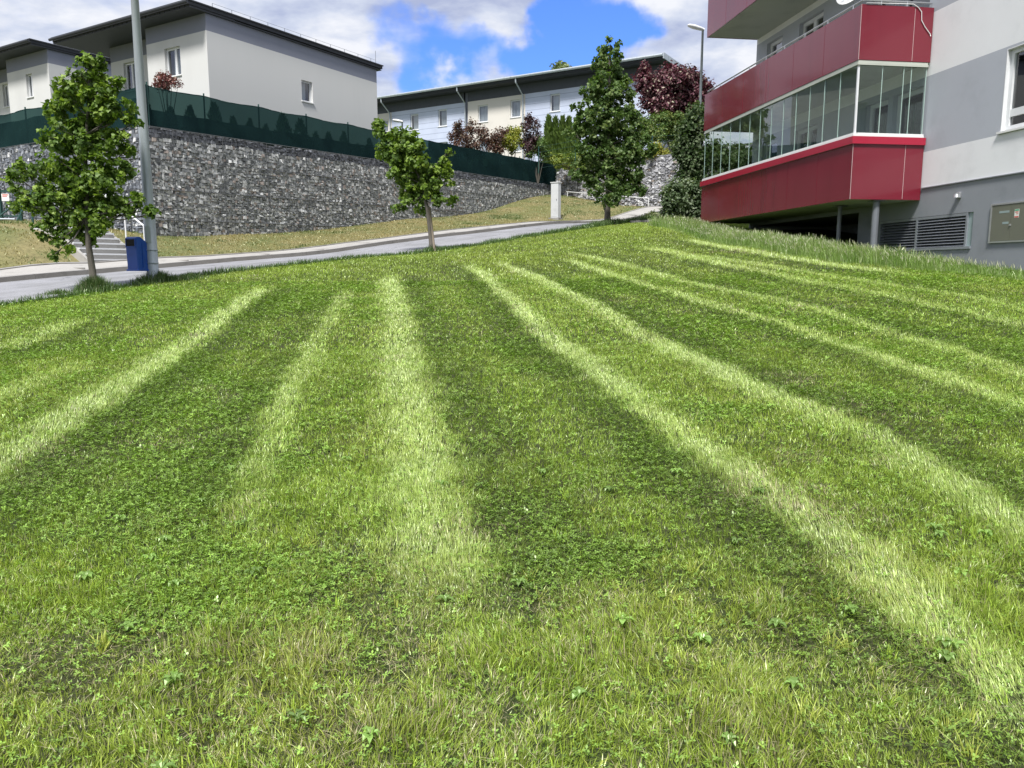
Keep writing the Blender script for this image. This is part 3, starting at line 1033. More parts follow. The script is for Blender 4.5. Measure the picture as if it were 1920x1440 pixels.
H1 = P(385, 28, 31)
O2h = H1[:2]+A*.85
house('large cream house with grey band and overhanging dark roof behind the netting', H1, 11.35,
      [rect_on(H1, A, 565, 149, 587, 194)], [rect_on(H1, B, 308, 92, 340, 140)], [rect_on(O2h, B, 231, 119, 258, 168)])
H0 = P(88, 92, 38)
O2g = H0[:2]+A*.85
house('cream house with slim windows at the far left of the row', H0, 11.95,
      [], [rect_on(H0, B, 48, 140, 63, 181)], [rect_on(O2g, B, 4, 159, 19, 199)])


# ------------------------------------------------------------------ row of terraced houses far up the slope
def row_houses():
    R0 = P(1240, 113, 56); R2 = R0[:2]; zt = R0[2]-.25
    zb = 9.3
    root = empty('row_house', (R2[0]+B[0]*14+A[0]*5, R2[1]+B[1]*14+A[1]*5, zb), 'long row of pale blue and beige houses under one dark roof', 'building')
    k1 = on(R2, B, 985, 170)[0]; k2 = on(R2, B, 877, 190)[0]; k3 = on(R2, B, 734, 210)[0]; k4 = k3+9
    nF = -A
    wins = [(1031, 177, 1050, 208), (957, 188, 976, 219), (896, 198, 915, 228), (821, 206, 838, 236), (769, 215, 785, 243), (714, 226, 728, 247)]
    holes = [rect_on(R2, B, *w) for w in wins]
    # a lower storey of openings below each, hidden by the hedges from here
    holes += [[h[0], h[1], h[2]-2.6, h[3]-2.6] for h in holes]
    secs = [(0, k1, 'cladding', 'clad'), (k1, k2, 'wall', 'beige'), (k2+.35, k3, 'cladding', 'clad'), (k3, k4, 'wall', 'beige')]
    bd = zt-.75
    for a, b, nm, mt in secs:
        mb = MB()
        hs = [h for h in holes if a < (h[0]+h[1])/2 < b]
        facade(mb, R2, B, nF, a, b, zb, zt, hs, [(bd, 0), (99, 1)])
        mb.build(nm, [M[mt], M['eaveband']], root)
        for h in hs: window(root, R2, B, nF, h, (), (), fw=.09, curtain=.8 if mt == 'clad' else .95)
    mb = MB()
    mb.obox(R2, B, A, k2, k2+.35, .15, .3, zb, zt)
    facade(mb, R2, A, -B, 0, 10, zb, zt, [], [(99, 0)])
    facade(mb, R2+B*k4, A, B, 0, 10, zb, zt, [], [(99, 0)])
    facade(mb, R2+A*10, B, A, 0, k4, zb, zt, [], [(99, 0)])
    mb.build('wall', M['band'], root)
    mb = MB(); mb.obox(R2, A, B, -1.15, 10.5, -.55, k4+.4, zt+.05, zt+.36); rf = mb.build('roof', M['roof'], root)
    mb = MB(); mb.obox(R2, A, B, -1.08, 10.4, -.5, k4+.3, zt+.003, zt+.047); mb.build('soffit', M['soffit'], rf)
    mb = MB()
    g0 = R2-A*1.25-B*.55; g1 = R2-A*1.25+B*(k4+.4)
    mb.tube([(g0[0], g0[1], zt+.27), (g1[0], g1[1], zt+.27)], .10, 8)
    mb.build('gutter', M['galv'], root)
    mb = MB(); mb.obox(R2, A, B, -1.16, 10.5, -.62, -.55, zt+.05, zt+.42); mb.build('roof_edge', M['galv'], rf)
    for k in (k1+.15, k2+.2, k3+.1):
        mb = MB()
        pts = []
        for m_, z in ((1.22, zt+.22), (1.2, zt-.1), (.12, zt-.85), (.10, zb)):
            q = R2+B*(k)+nF*m_; pts.append((q[0], q[1], z))
        mb.tube(pts, .055, 7); mb.build('downpipe', M['galv'], root)


row_houses()


# ------------------------------------------------------------------ apartment block on the right
def apartment():
    O = FO; d = D1; n_ = -D2
    root = empty('apartment_building', (O[0]+D2[0]*5, O[1]+D2[1]*5, 2.0), 'grey and white apartment block with red balconies at the right', 'building')
    z1 = on(O, d, 1740, 352.3)[1]; z2 = on(O, d, 1740, 283.5)[1]; z3 = on(O, d, 1740, 143)[1]; z4 = on(O, d, 1760, 18.5)[1]
    per = 2.98
    bands = [(z1, 0), (z2, 1), (z3, 2), (z4, 1), (z3+per, 2), (z4+per, 1), (z3+2*per, 2), (99, 1)]
    # openings
    big = rect_on(O, d, 1889, 92, 1884, 246); k_r = big[1]
    big = [k_r-1.7, k_r, on(O, d, 1884, 246)[1], on(O, d, 1889, 92)[1]]
    fl0 = 4.0
    doors = [[1.9-1.9+.25, 1.05, fl0, 6.0-.1]]
    da = on(O, d, 1729, 200)[0]; db = on(O, d, 1673, 200)[0]; dc = on(O, d, 1665, 200)[0]; de = on(O, d, 1624, 200)[0]
    ztp = on(O, d, 1722, 163)[1]
    doors = [[da, db-.02, 3.6, ztp], [dc, de, 3.6, ztp], [4.6, 5.9, 4.3, ztp], [6.9, 7.9, 4.3, ztp]]
    up = [[h[0], h[1], h[2]+per, h[3]+per] for h in doors]
    up2 = [[h[0], h[1], h[2]+2*per, h[3]+2*per] for h in doors]
    bigs = [big, [big[0], big[1], big[2]+per, big[3]+per], [big[0]-4.5, big[1]-4.5, big[2], big[3]], [big[0]-4.5, big[1]-4.5, big[2]+per, big[3]+per]]
    lz1 = on(O, d, 1806, 399)[1]; lz0 = on(O, d, 1806, 464)[1]
    lka = on(O, d, 1823, 430)[0]; lkb = on(O, d, 1648, 430)[0]
    louv = [lka, lkb, lz0, lz1]
    kn = -20.0; kf = 8.62
    mb = MB()
    croft = [2.35, 8.3, .9, 3.08]
    hs = doors+up+up2+bigs+[louv, croft]
    facade(mb, O, d, n_, kn, kf, .2, 14.5, hs, bands, rev=.16)
    facade(mb, O+d*kf, D2, d, 0, 11, .2, 14.5, [], bands)
    facade(mb, O+d*kn, D2, -d, 0, 11, -1, 14.5, [], bands)
    facade(mb, O+D2*11, d, D2, kn, kf, 0.2, 14.5, [], bands)
    mb.build('wall', [M['plinth'], M['pale'], M['mid']], root)
    mb = MB(); mb.obox(O, d, D2, kn-.2, kf+.2, -.2, 11.2, 14.5, 14.9); mb.build('roof', M['roof'], root)
    c_ = MB(); dpt = 2.6
    for (ka_, kb_, m0_, m1_) in ((croft[0], croft[1], dpt, dpt+.1), (croft[0]-.1, croft[0]-.001, .165, dpt), (croft[1]+.001, croft[1]+.1, .165, dpt)):
        c_.obox(O, d, D2, ka_, kb_, m0_, m1_, .3, 3.2)
    c_.obox(O, d, D2, croft[0], croft[1], .165, dpt, 3.085, 3.2); c_.build('undercroft', M['plinth'], root)
    # thin shadow gap trim where plinth meets the white band (the insulation stands proud)
    mb = MB(); mb.obox(O, d, n_, kn, 0-.02, .002, .03, z1, z1+.02); mb.build('drip_trim', M['louvre'], root)
    for h in doors+up+up2:
        window(root, O, d, n_, h, (.5,) if h[1]-h[0] > 1.2 else (), (), rev=.14, fw=.10, sill=False, curtain=.35)
    for h in bigs:
        window(root, O, d, n_, h, (.5,), (.22,), rev=.10, fw=.10, sill=True, curtain=.6)
        m = MB()
        for (a_, b_, c_, e_) in ((h[0]+.003, h[0]+.02, h[2]+.004, h[3]-.003), (h[1]-.02, h[1]-.003, h[2]+.004, h[3]-.003), (h[0]+.021, h[1]-.021, h[3]-.02, h[3]-.003)):
            m.obox(O, d, n_, a_, b_, -.079, .004, c_, e_)
        m.build('window_surround', M['frame'], root)
    # louvred opening
    mb = MB()
    k0, k1 = lka+.16, lkb
    mb.obox(O, d, n_, k0, k0+.05, -.12, .0, lz0, lz1-.003); mb.obox(O, d, n_, k1-.05, k1-.003, -.12, 0, lz0, lz1-.003)
    km = on(O, d, 1718, 430)[0]
    mb.obox(O, d, n_, km-.03, km+.03, -.12, 0, lz0, lz1-.003)
    mb.obox(O, d, n_, k0+.05, k1-.05, -.121, -.002, lz1-.06, lz1-.006)
    mb.obox(O, d, n_, lka, k1-.05, -.10, .03, lz0-.03, lz0+.02)
    lv = mb.build('louvre', M['louvre'], root)
    mb = MB()
    z = lz0+.05
    while z < lz1-.07:
        for a, b in ((k0+.05, km-.03), (km+.03, k1-.05)):
            p = []
            for (k, m_, zz) in ((a, 0, z-.022), (b, 0, z-.022), (b, -.1, z+.026), (a, -.1, z+.026)):
                q = O+d*k+n_*m_; p.append((q[0], q[1], zz))
            p2 = [(q[0], q[1], q[2]+.006) for q in p]
            mb.hexa(p+p2)
        z += .062
    mb.build('slats', M['louvre'], lv)
    mb = MB(); mb.quad(*[(lambda q: (q[0], q[1], zz))(O+d*k+n_*-.158) for k, zz in ((lka, lz0), (lkb, lz0), (lkb, lz1), (lka, lz1))]); mb.build('backing', M['black'], lv)
    mb = MB(); mb.obox(O, d, n_, lka+.004, k0-.002, -.11, -.03, lz0+.022, lz1-.004); mb.build('side_panel', M['panel'], root)
    # electric cabinet flush in the wall
    ck = on(O, d, 1858, 420)[0]; cz1 = on(O, d, 1863, 383)[1]; cz0 = on(O, d, 1858, 456)[1]
    wdt = 1.05
    mb = MB()
    mb.obox(O, d, n_, ck-wdt, ck, .002, .035, cz0, cz0+.03); mb.obox(O, d, n_, ck-wdt, ck, .002, .035, cz1-.03, cz1)
    mb.obox(O, d, n_, ck-.03, ck, .002, .035, cz0+.03, cz1-.03); mb.obox(O, d, n_, ck-wdt, ck-wdt+.03, .002, .035, cz0+.03, cz1-.03)
    cab = mb.build('meter_cabinet', M['alu'], root)
    for i in range(2):
        mb = MB(); a = ck-.035-i*(wdt-.07)/2
        mb.obox(O, d, n_, a-(wdt-.07)/2+.006, a, .002, .026, cz0+.035, cz1-.035); mb.build('cabinet_door', M['cabinet'], cab)
    km_ = ck-.035-(wdt-.07)/2
    mb = MB(); mb.obox(O, d, n_, km_-.19, km_-.08, .0262, .028, cz1-.30, cz1-.14, 0)
    mb.obox(O, d, n_, km_-.185, km_-.085, .0281, .029, cz1-.175, cz1-.145, 1); mb.obox(O, d, n_, km_-.175, km_-.095, .0281, .029, cz1-.205, cz1-.185, 2)
    mb.obox(O, d, n_, km_-.175, km_-.12, .0281, .029, cz1-.235, cz1-.222, 2); mb.obox(O, d, n_, km_-.185, km_-.085, .0281, .029, cz1-.295, cz1-.27, 2)
    mb.build('warning_sticker', [M['sticker'], M['sgreen'], M['sred']], cab)
    mb = MB(); mb.obox(O, d, n_, km_+.05, km_+.30, .0262, .028, cz1-.19, cz1-.15); mb.obox(O, d, n_, km_+.05, km_+.2, .0262, .028, cz1-.40, cz1-.36); mb.build('faded_label', M['panel'], cab)
    mb = MB(); mb.obox(O, d, n_, km_-.015, km_+.015, .0262, .045, cz1-.44, cz1-.41); mb.build('lock', M['alu'], cab)
    # bulkhead lamp
    lk, lz = on(O, d, 1800, 365)
    mb = MB(); mb.obox(O, d, n_, lk-.05, lk+.05, .002, .05, lz-.07, lz+.05); lb = mb.build('wall_lamp', M['alu'], root, bevel=.01)
    q = O+d*lk+n_*.075
    mb = MB(); mb.tube([(q[0], q[1], lz-.06), (q[0], q[1], lz+.0), (q[0], q[1], lz+.035)], [.05, .055, .03], 12); mb.build('lamp_shade', M['alu'], lb, smooth=True)
    # posts under the balcony
    for px, w, lat, top in ((1640, .075, .75, 3.2), (1573, .05, .75, 3.2)):
        k, _ = on(BA+D2*lat, d, px, 425)
        q = BA+D2*lat+d*k
        zb = float(H(q[0], q[1]))-.2
        mb = MB(); mb.tube([(q[0], q[1], zb), (q[0], q[1], 3.16)], w, 14)
        mb.build('support_post', M['post'], root, smooth=False)
        mb2 = MB(); mb2.obox(q, d, D2, -.13, .13, -.13, .13, 3.155, 3.172); mb2.build('head_plate', M['post'], root)
    # balconies
    W_, Ln = 1.70, 8.60

    def balcony(zb, zt, cap, rail, far_only=False):
        b = MB(); b.obox(BA, d, D2, .03, Ln-.03, .03, W_-.003, zb+.01, zb+.20); sl_ = b.build('balcony', M['concrete'], root)
        # cladding panels: front (long), near side, far side
        b = MB(); nP = 6
        for i in range(nP):
            a = Ln*i/nP+(.006 if i else 0); c = Ln*(i+1)/nP-(.006 if i < nP-1 else 0)
            b.obox(BA, d, D2, a, c, 0, .028, zb, zt)
        b.obox(BA, D2, d, .03, 1.24, 0.0, .028, zb, zt); b.obox(BA, D2, d, 1.254, W_-.02, 0.0, .028, zb, zt)
        b.obox(BA, D2, d, .03, W_-.02, Ln-.028, Ln, zb, zt)
        b.build('parapet', M['red'], sl_)
        b = MB()
        b.obox(BA, D2, d, 1.241, 1.253, .004, .02, zb+.02, zt-.02)
        b.obox(BA, D2, d, -.004, .004, -.004, .004, zb, zt)
        b.build('panel_joint', M['seam'], sl_)
        b = MB()
        for i in range(1, nP): b.obox(BA, d, D2, Ln*i/nP-.005, Ln*i/nP+.005, .01, .024, zb, zt)
        b.build('dark_joint', M['joint'], sl_)
        # inner lining of the parapet
        b = MB(); b.obox(BA, d, D2, .03, Ln-.03, .03, .09, zb+.2, zt-.01); b.obox(BA, D2, d, .09, W_-.02, .03, .09, zb+.2, zt-.01); b.build('parapet_lining', M['concrete'], sl_)
        if cap:
            b = MB()
            z0_, z1_ = zt-.135, zt+.02
            b.obox(BA, d, D2, -.05, Ln+.04, -.05, -.002, z0_, z1_); b.obox(BA, D2, d, -.001, W_-.02, -.05, -.002, z0_, z1_)
            b.obox(BA, D2, d, -.001, W_-.02, Ln+.002, Ln+.04, z0_, z1_)
            b.obox(BA, d, D2, -.048, Ln+.038, -.001, .12, zt+.002, zt+.018)
            b.obox(BA, D2, d, .121, W_-.02, -.048, .12, zt+.002, zt+.018)
            b.build('coping', M['redcap'], sl_)
        if rail:
            b = MB(); zr = zt+.12
            p0 = BA+d*Ln+D2*.1; p1 = BA+D2*.1+d*.1; p2 = BA+D2*(W_-.02)+d*.1
            b.tube([(p0[0], p0[1], zr), (p1[0], p1[1], zr)], .022, 8)
            b.tube([(p1[0], p1[1], zr), (p2[0], p2[1], zr)], .022, 8)
            for k in np.arange(.45, Ln, 1.02):
                q = BA+D2*.08+d*k; b.tube([(q[0], q[1], zt-.1), (q[0], q[1], zr)], .012, 6)
            for k in (.5, 1.1):
                q = BA+d*.08+D2*k; b.tube([(q[0], q[1], zt-.1), (q[0], q[1], zr)], .012, 6)
            b.build('handrail', M['rail'], sl_)
        return sl_
    b1 = balcony(3.18, 4.49, True, False)
    b2 = balcony(6.10, 7.22, False, True)
    b3 = balcony(8.97, 10.15, False, True)
    # glazing between the first and second balcony
    gz0, gz1 = 4.515, 6.095
    m = MB()
    for z0_, z1_ in ((gz0, gz0+.035), (gz0+.037, gz0+.075)):
        o_ = .0 if z0_ == gz0 else .015
        m.obox(BA, d, D2, -.03+o_, Ln-.05, -.03+o_, .07-o_, z0_, z1_); m.obox(BA, D2, d, .071, W_-.06, -.03+o_, .07-o_, z0_, z1_)
    fr = m.build('balcony_glazing', M['white'], root)
    m = MB()
    m.obox(BA, d, D2, .01, Ln-.05, .01, .08, gz1-.06, gz1-.001); m.obox(BA, D2, d, .081, W_-.06, .01, .08, gz1-.06, gz1-.001)
    m.obox(BA, d, D2, -.01, Ln-.05, -.012, .009, gz1-.10, gz1-.055); m.obox(BA, D2, d, .01, W_-.06, -.012, .009, gz1-.10, gz1-.055)
    m.build('top_track', M['concrete'], fr)
    zz0, zz1 = gz0+.077, gz1-.062
    nP = 13
    for i in range(nP):
        a = .06+(Ln-.14)*i/nP; c = .06+(Ln-.14)*(i+1)/nP
        m = MB(); m.obox(BA, d, D2, a+.004, c-.012, .030, .038, zz0, zz1); m.build('glass_panel', M['balglass'], fr)
    for a, c in ((.08, .60), (.60, 1.10), (1.10, W_-.06)):
        m = MB(); m.obox(BA, D2, d, a+.004, c-.012, .030, .038, zz0, zz1); m.build('glass_panel', M['balglass'], fr)
    m = MB()
    for i in range(0, nP+1):
        a = .06+(Ln-.14)*i/nP; m.obox(BA, d, D2, a-.009, a+.001, .026, .042, zz0, zz1)
    for a in (.60, 1.10, 1.28, W_-.07): m.obox(BA, D2, d, a-.009, a+.001, .026, .042, zz0, zz1)
    m.build('glass_edge', M['edge'], fr)
    m = MB(); m.obox(BA, d, D2, .02, .06, .02, .06, zz0, zz1); m.build('corner_profile', M['frame'], fr)
    m = MB(); a = .06+(Ln-.14)*2/nP; m.obox(BA, d, D2, a+.012, a+.035, .05, .07, zz0, zz1); m.build('lock_bar', M['post'], fr)
    # white cable over the parapet
    pts = []
    for px, py in ((1625, 5.5), (1650, 6.0), (1690, 7.0), (1713, 7.8), (1722, 14), (1728, 22), (1728, 38), (1734, 50), (1744, 64), (1745, 68)):
        k, z = on(BA-D1*.02, D2, px, py); q = BA-D1*.02+D2*k; pts.append((q[0], q[1], z))
    m = MB(); m.tube(pts, .009, 6); m.build('cable', M['white'], b2, smooth=True)
    # satellite dish on the balcony rail
    q = BA+D2*.35+d*.9
    root_d = empty('satellite_dish', (q[0], q[1], 7.25), 'white satellite dish just cut off above the middle red balcony', 'satellite dish')
    m = MB(); m.tube([(q[0], q[1], 6.3), (q[0], q[1], 7.75)], .02, 8); m.build('mast', M['rail'], root_d)
    c = Vector((q[0], q[1], 7.78)); ax = Vector((-.75, -.45, .42)).normalized(); x_ = ax.cross(Vector((0, 0, 1))).normalized(); y_ = ax.cross(x_)
    V, Fc = [], []
    for i in range(7):
        r = .38*i/6
        for j in range(24):
            an = 2*math.pi*j/24
            V.append(tuple(c+(x_*math.cos(an)+y_*math.sin(an))*r+ax*(.10*(r/.38)**2)))
    for i in range(6):
        for j in range(24):
            Fc.append((i*24+j, i*24+(j+1) % 24, (i+1)*24+(j+1) % 24, (i+1)*24+j))
    o = mesh_np('dish', V, Fc, M['white'], root_d, smooth=True)
    sdm = o.modifiers.new('thick', 'SOLIDIFY'); sdm.thickness = .008
    m = MB(); e = c+ax*.42; s_ = c-y_*.3+ax*.07
    if (c+y_*.3).z < (c-y_*.3).z: s_ = c+y_*.3+ax*.07
    m.tube([tuple(s_), tuple(e)], .01, 6); m.tube([tuple(e), tuple(e-ax*.1)], .03, 8); m.build('receiver_arm', M['rail'], root_d)


apartment()


# ------------------------------------------------------------------ foliage
LEAF5 = np.array([[0, 0, 0], [0, .52, .02], [0, 1.0, -.10], [-.44, .12, .12], [-.52, .50, .10], [-.22, .66, .03], [.44, .12, .12], [.52, .50, .10], [.22, .66, .03]])
LEAF5F = np.array([[0, 1, 4], [0, 4, 3], [1, 5, 4], [1, 2, 5], [0, 7, 1], [0, 6, 7], [1, 7, 8], [1, 8, 2]])
LEAF2 = np.array([[0, 0, 0], [-.34, .5, .08], [0, 1, 0], [.34, .5, .08]])
LEAF2F = np.array([[0, 2, 1], [0, 3, 2]])


def leaves(blobs, nleaf, size, cols, mat, parent, seed, shape=5, droop=.45, shell=.5, squash=1.0, name='crown', up=.5, clus=1.1):
    R = np.random.default_rng(seed)
    bl = np.array(blobs, float)
    wt = bl[:, 3]**2.2; wt /= wt.sum()
    bi = R.choice(len(bl), nleaf, p=wt)
    # leaves sit on small twigs: sub-clusters inside each blob
    nsub = max(4, nleaf//16)
    sb = R.choice(len(bl), nsub, p=wt)
    dirs = R.normal(0, 1, (nsub, 3)); dirs /= np.linalg.norm(dirs, axis=1)[:, None]
    rr = R.random(nsub)**shell
    sc_ = bl[sb, :3]+dirs*(rr*bl[sb, 3])[:, None]*np.array([1, 1, squash])
    si = R.integers(0, nsub, nleaf)
    off = R.normal(0, 1, (nleaf, 3)); off *= (R.random(nleaf)**.5*size*clus/ (np.linalg.norm(off, axis=1)+1e-6))[:, None]
    pos = sc_[si]+off
    od = dirs[si]
    nrm = od*.7+np.array([0, 0, up])+R.normal(0, .55, (nleaf, 3))
    nrm /= np.linalg.norm(nrm, axis=1)[:, None]
    tip = od*.6+R.normal(0, .6, (nleaf, 3))+np.array([0, 0, -droop])
    tip -= nrm*(tip*nrm).sum(1)[:, None]
    tip /= np.linalg.norm(tip, axis=1)[:, None]+1e-9
    sd = np.cross(tip, nrm)
    base, bf = (LEAF5, LEAF5F) if shape == 5 else (LEAF2, LEAF2F)
    s = size*R.uniform(.6, 1.25, nleaf)
    curl = R.uniform(.4, 1.8, nleaf)
    V = pos[:, None, :]+s[:, None, None]*(base[None, :, 0, None]*sd[:, None, :]+(base[None, :, 1, None]-.4)*tip[:, None, :]+(base[None, :, 2]*curl[:, None])[:, :, None]*nrm[:, None, :])
    nb = len(base)
    f = (bf[None]+(np.arange(nleaf)*nb)[:, None, None]).reshape(-1, 3)
    cols = np.array(cols)
    ci = R.integers(0, len(cols), nsub)[si]
    flip = R.random(nleaf) < .3
    ci = np.where(flip, R.integers(0, len(cols), nleaf), ci)
    c = cols[ci]*R.uniform(.75, 1.25, nleaf)[:, None]
    return mesh_np(name, V.reshape(-1, 3), f, mat, parent, colr=np.repeat(c, nb, 0))


def bl_px(lst, Y, depth=.8, seed=0):
    """crown clumps surveyed from the photo (x, y, radius in photo pixels), spread in depth about the trunk"""
    R = np.random.default_rng(seed); out = []
    cx = np.average([q[0] for q in lst], weights=[q[2] for q in lst])
    for px, py, r in lst:
        rm = r*Y/F
        half = max(.08, depth*Y/F*48-abs(px-cx)*Y/F*.6)
        p = P(px, py, Y+R.uniform(-half, half)*.75)
        out.append((p[0], p[1], p[2], rm))
    return out


def tree(name, label, cat, base, trunk, blobs, nleaf, size, cols, r0, seed, group=None, mat='leaf', stakes=(), shape=5, limb_r=.018, **kw):
    root = empty(name, tuple(base), label, cat, group)
    mb = MB()
    tp = [tuple(base-np.array([0, 0, .15]))]+[tuple(t) for t in trunk]
    rad = [r0*(1-.8*i/(len(tp)-1))+.004 for i in range(len(tp))]
    rad[0] = r0*1.25
    mb.tube(tp, rad, 10)
    R = np.random.default_rng(seed+5)
    T = np.array([np.array(t) for t in tp])
    for b in blobs:
        c = np.array(b[:3])
        # start on the trunk, lower than the clump
        cand = T[:, 2] < c[2]-.1
        zc = max(T[1, 2]+.9, c[2]-(.2+.35*np.linalg.norm(c[:2]-T[-1, :2])))
        zc = min(zc, T[-1, 2]-.02)
        i = int(np.clip(np.searchsorted(T[:, 2], zc), 1, len(T)-1))
        t = (zc-T[i-1, 2])/(T[i, 2]-T[i-1, 2]+1e-6)
        s = T[i-1]+(T[i]-T[i-1])*np.clip(t, 0, 1)
        mid = (s+c)/2+np.array([R.normal(0, .04), R.normal(0, .04), -.06*np.linalg.norm(c-s)])
        l = np.linalg.norm(c-s)
        rr = min(r0*.5, limb_r*(.5+l*.6))
        mb.tube([tuple(s), tuple(mid), tuple(c)], [rr, rr*.7, rr*.3], 6)
        for _ in range(3):
            e = c+R.normal(0, .5, 3)*b[3]
            mb.tube([tuple(mid*.4+c*.6), tuple(e)], [rr*.4, .003], 4)
    mb.build('trunk', M['bark'], root, smooth=True)
    leaves(blobs, nleaf, size, cols, M[mat], root, seed, shape=shape, **kw)
    for st in stakes:
        s = MB(); s.tube([tuple(st[0]), tuple(st[1])], .03, 8); s.build('stake', M['stake'], root, smooth=True)
    return root


LIN = [(.115, .190, .026), (.160, .250, .034), (.072, .132, .022), (.230, .325, .050), (.090, .158, .026)]
LIN3 = [(.078, .140, .032), (.106, .175, .044), (.055, .105, .028), (.175, .235, .080), (.082, .142, .038)]
Y1 = 13.75
T1 = [(168, 122, 20), (190, 118, 12), (150, 152, 26), (185, 150, 25), (130, 178, 28), (185, 185, 34), (212, 158, 16), (98, 200, 24), (140, 215, 36),
      (205, 215, 30), (243, 203, 15), (247, 232, 13), (108, 258, 34), (170, 262, 40), (222, 262, 24), (235, 285, 18), (24, 328, 14), (48, 322, 20), (90, 315, 30), (140, 318, 42),
      (190, 322, 38), (234, 318, 16), (38, 380, 16), (28, 355, 12), (78, 372, 32), (130, 378, 42), (182, 382, 40), (225, 378, 22), (258, 372, 13), (240, 400, 14), (285, 402, 12), (265, 396, 12),
      (88, 425, 22), (140, 425, 32), (185, 418, 26), (105, 455, 13), (130, 462, 12), (160, 448, 16), (100, 478, 9)]
b1 = P(178, 546, Y1)
b1[2] = float(H(b1[0], b1[1]))
tree('linden_tree', 'young bright green linden with lobed leaves beside the lamp post and bin', 'tree', b1,
     [P(173, 505, Y1), P(166, 460, Y1), P(163, 400, Y1), P(160, 320, Y1), P(163, 230, Y1), P(168, 140, Y1)],
     bl_px(T1, Y1, .8, 3), 12500, .080, LIN, .062, 21, 'young street trees at the lawn edge', droop=.7)
Y2 = 21.0
T2 = [(706, 232, 9), (718, 250, 17), (738, 262, 20), (765, 262, 24), (778, 275, 18), (725, 285, 20), (752, 295, 28), (780, 300, 20), (745, 325, 18), (765, 335, 24), (790, 322, 20), (812, 325, 18),
      (828, 318, 14), (842, 325, 10), (838, 345, 9), (835, 300, 8), (843, 283, 8), (800, 350, 24), (770, 362, 22), (820, 350, 12), (760, 385, 16), (745, 390, 10), (790, 380, 20), (820, 376, 12), (846, 376, 9), (800, 395, 9)]
b2_ = P(811, 473, Y2); b2_[2] = float(H(b2_[0], b2_[1]))
tree('linden_tree', 'young lopsided linden leaning left on two stakes at the lawn edge', 'tree', b2_,
     [P(806, 430, Y2), P(801, 392, Y2), P(792, 350, Y2), P(775, 300, Y2), P(750, 262, Y2)],
     bl_px(T2, Y2, .6, 5), 7500, .098, LIN, .06, 31, 'young street trees at the lawn edge',
     stakes=[(P(817, 474, Y2-.15)-np.array([0, 0, .2]), P(805, 388, Y2-.15))], droop=.6)
Y3 = 28.5
T3 = [(1140, 78, 9), (1158, 86, 8), (1136, 96, 13), (1150, 105, 14), (1128, 122, 15), (1146, 130, 20), (1125, 152, 20), (1160, 150, 20), (1115, 178, 24), (1148, 182, 28), (1178, 170, 17), (1095, 208, 22), (1130, 218, 34),
      (1174, 212, 26), (1084, 232, 16), (1070, 250, 12), (1098, 252, 24), (1130, 260, 36), (1172, 255, 32), (1202, 240, 14), (1212, 262, 13), (1100, 292, 28), (1145, 295, 38), (1188, 290, 26), (1215, 282, 14), (1225, 275, 9),
      (1080, 325, 16), (1108, 330, 26), (1150, 335, 34), (1190, 328, 20), (1200, 352, 12), (1118, 358, 18), (1150, 365, 22), (1178, 352, 15), (1140, 382, 12)]
b3_ = P(1139, 424, Y3); b3_[2] = float(H(b3_[0], b3_[1]))
tree('linden_tree', 'tall dark green cone-shaped tree with bare trunk at the far lawn edge', 'tree', b3_,
     [P(1139, 395, Y3), P(1140, 350, Y3), P(1141, 280, Y3), P(1142, 200, Y3), P(1142, 120, Y3), P(1145, 85, Y3)],
     bl_px(T3, Y3, .8, 7), 15500, .120, LIN3, .115, 41, 'young street trees at the lawn edge', droop=.9)


# ------------------------------------------------------------------ shrubs and hedge plants
def shrub(name, label, cat, lst, Y, nleaf, size, cols, seed, group=None, mat='leafdull', base=None, depth=.6, shape=2, **kw):
    bl = bl_px(lst, Y, depth, seed)
    c = np.average(np.array(bl)[:, :3], axis=0, weights=np.array(bl)[:, 3])
    zb = base if base is not None else float(H(c[0], c[1]))
    root = empty(name, (c[0], c[1], zb), label, cat, group)
    mb = MB()
    for b in bl:
        mb.tube([(c[0], c[1], zb-.1), ((c[0]+b[0])/2, (c[1]+b[1])/2, (zb+b[2])/2+.05), b[:3]], [.03, .018, .005], 5)
    mb.build('stem', M['bark'], root)
    leaves(bl, int(nleaf*2.3), size, cols, M[mat], root, seed, shape=shape, name='foliage', clus=1.7, **kw)
    return root


BURG = [(.085, .034, .036), (.12, .052, .046), (.06, .028, .03), (.15, .08, .06)]
PLUM = [(.085, .022, .040), (.120, .032, .055), (.055, .016, .028), (.22, .09, .125), (.10, .024, .042)]
YEL = [(.28, .29, .03), (.22, .25, .03), (.32, .31, .05), (.16, .2, .03)]
LIME = [(.20, .26, .04), (.26, .30, .05), (.13, .19, .04)]
GRN = [(.08, .14, .035), (.11, .18, .045), (.06, .11, .03)]
DK = [(.045, .082, .030), (.070, .115, .042), (.15, .19, .11), (.055, .095, .034)]  # the palest tone paints whitish glints onto the leaves
uz = lambda px, py, Y: float(UZ(*P(px, py, Y)[:2]))

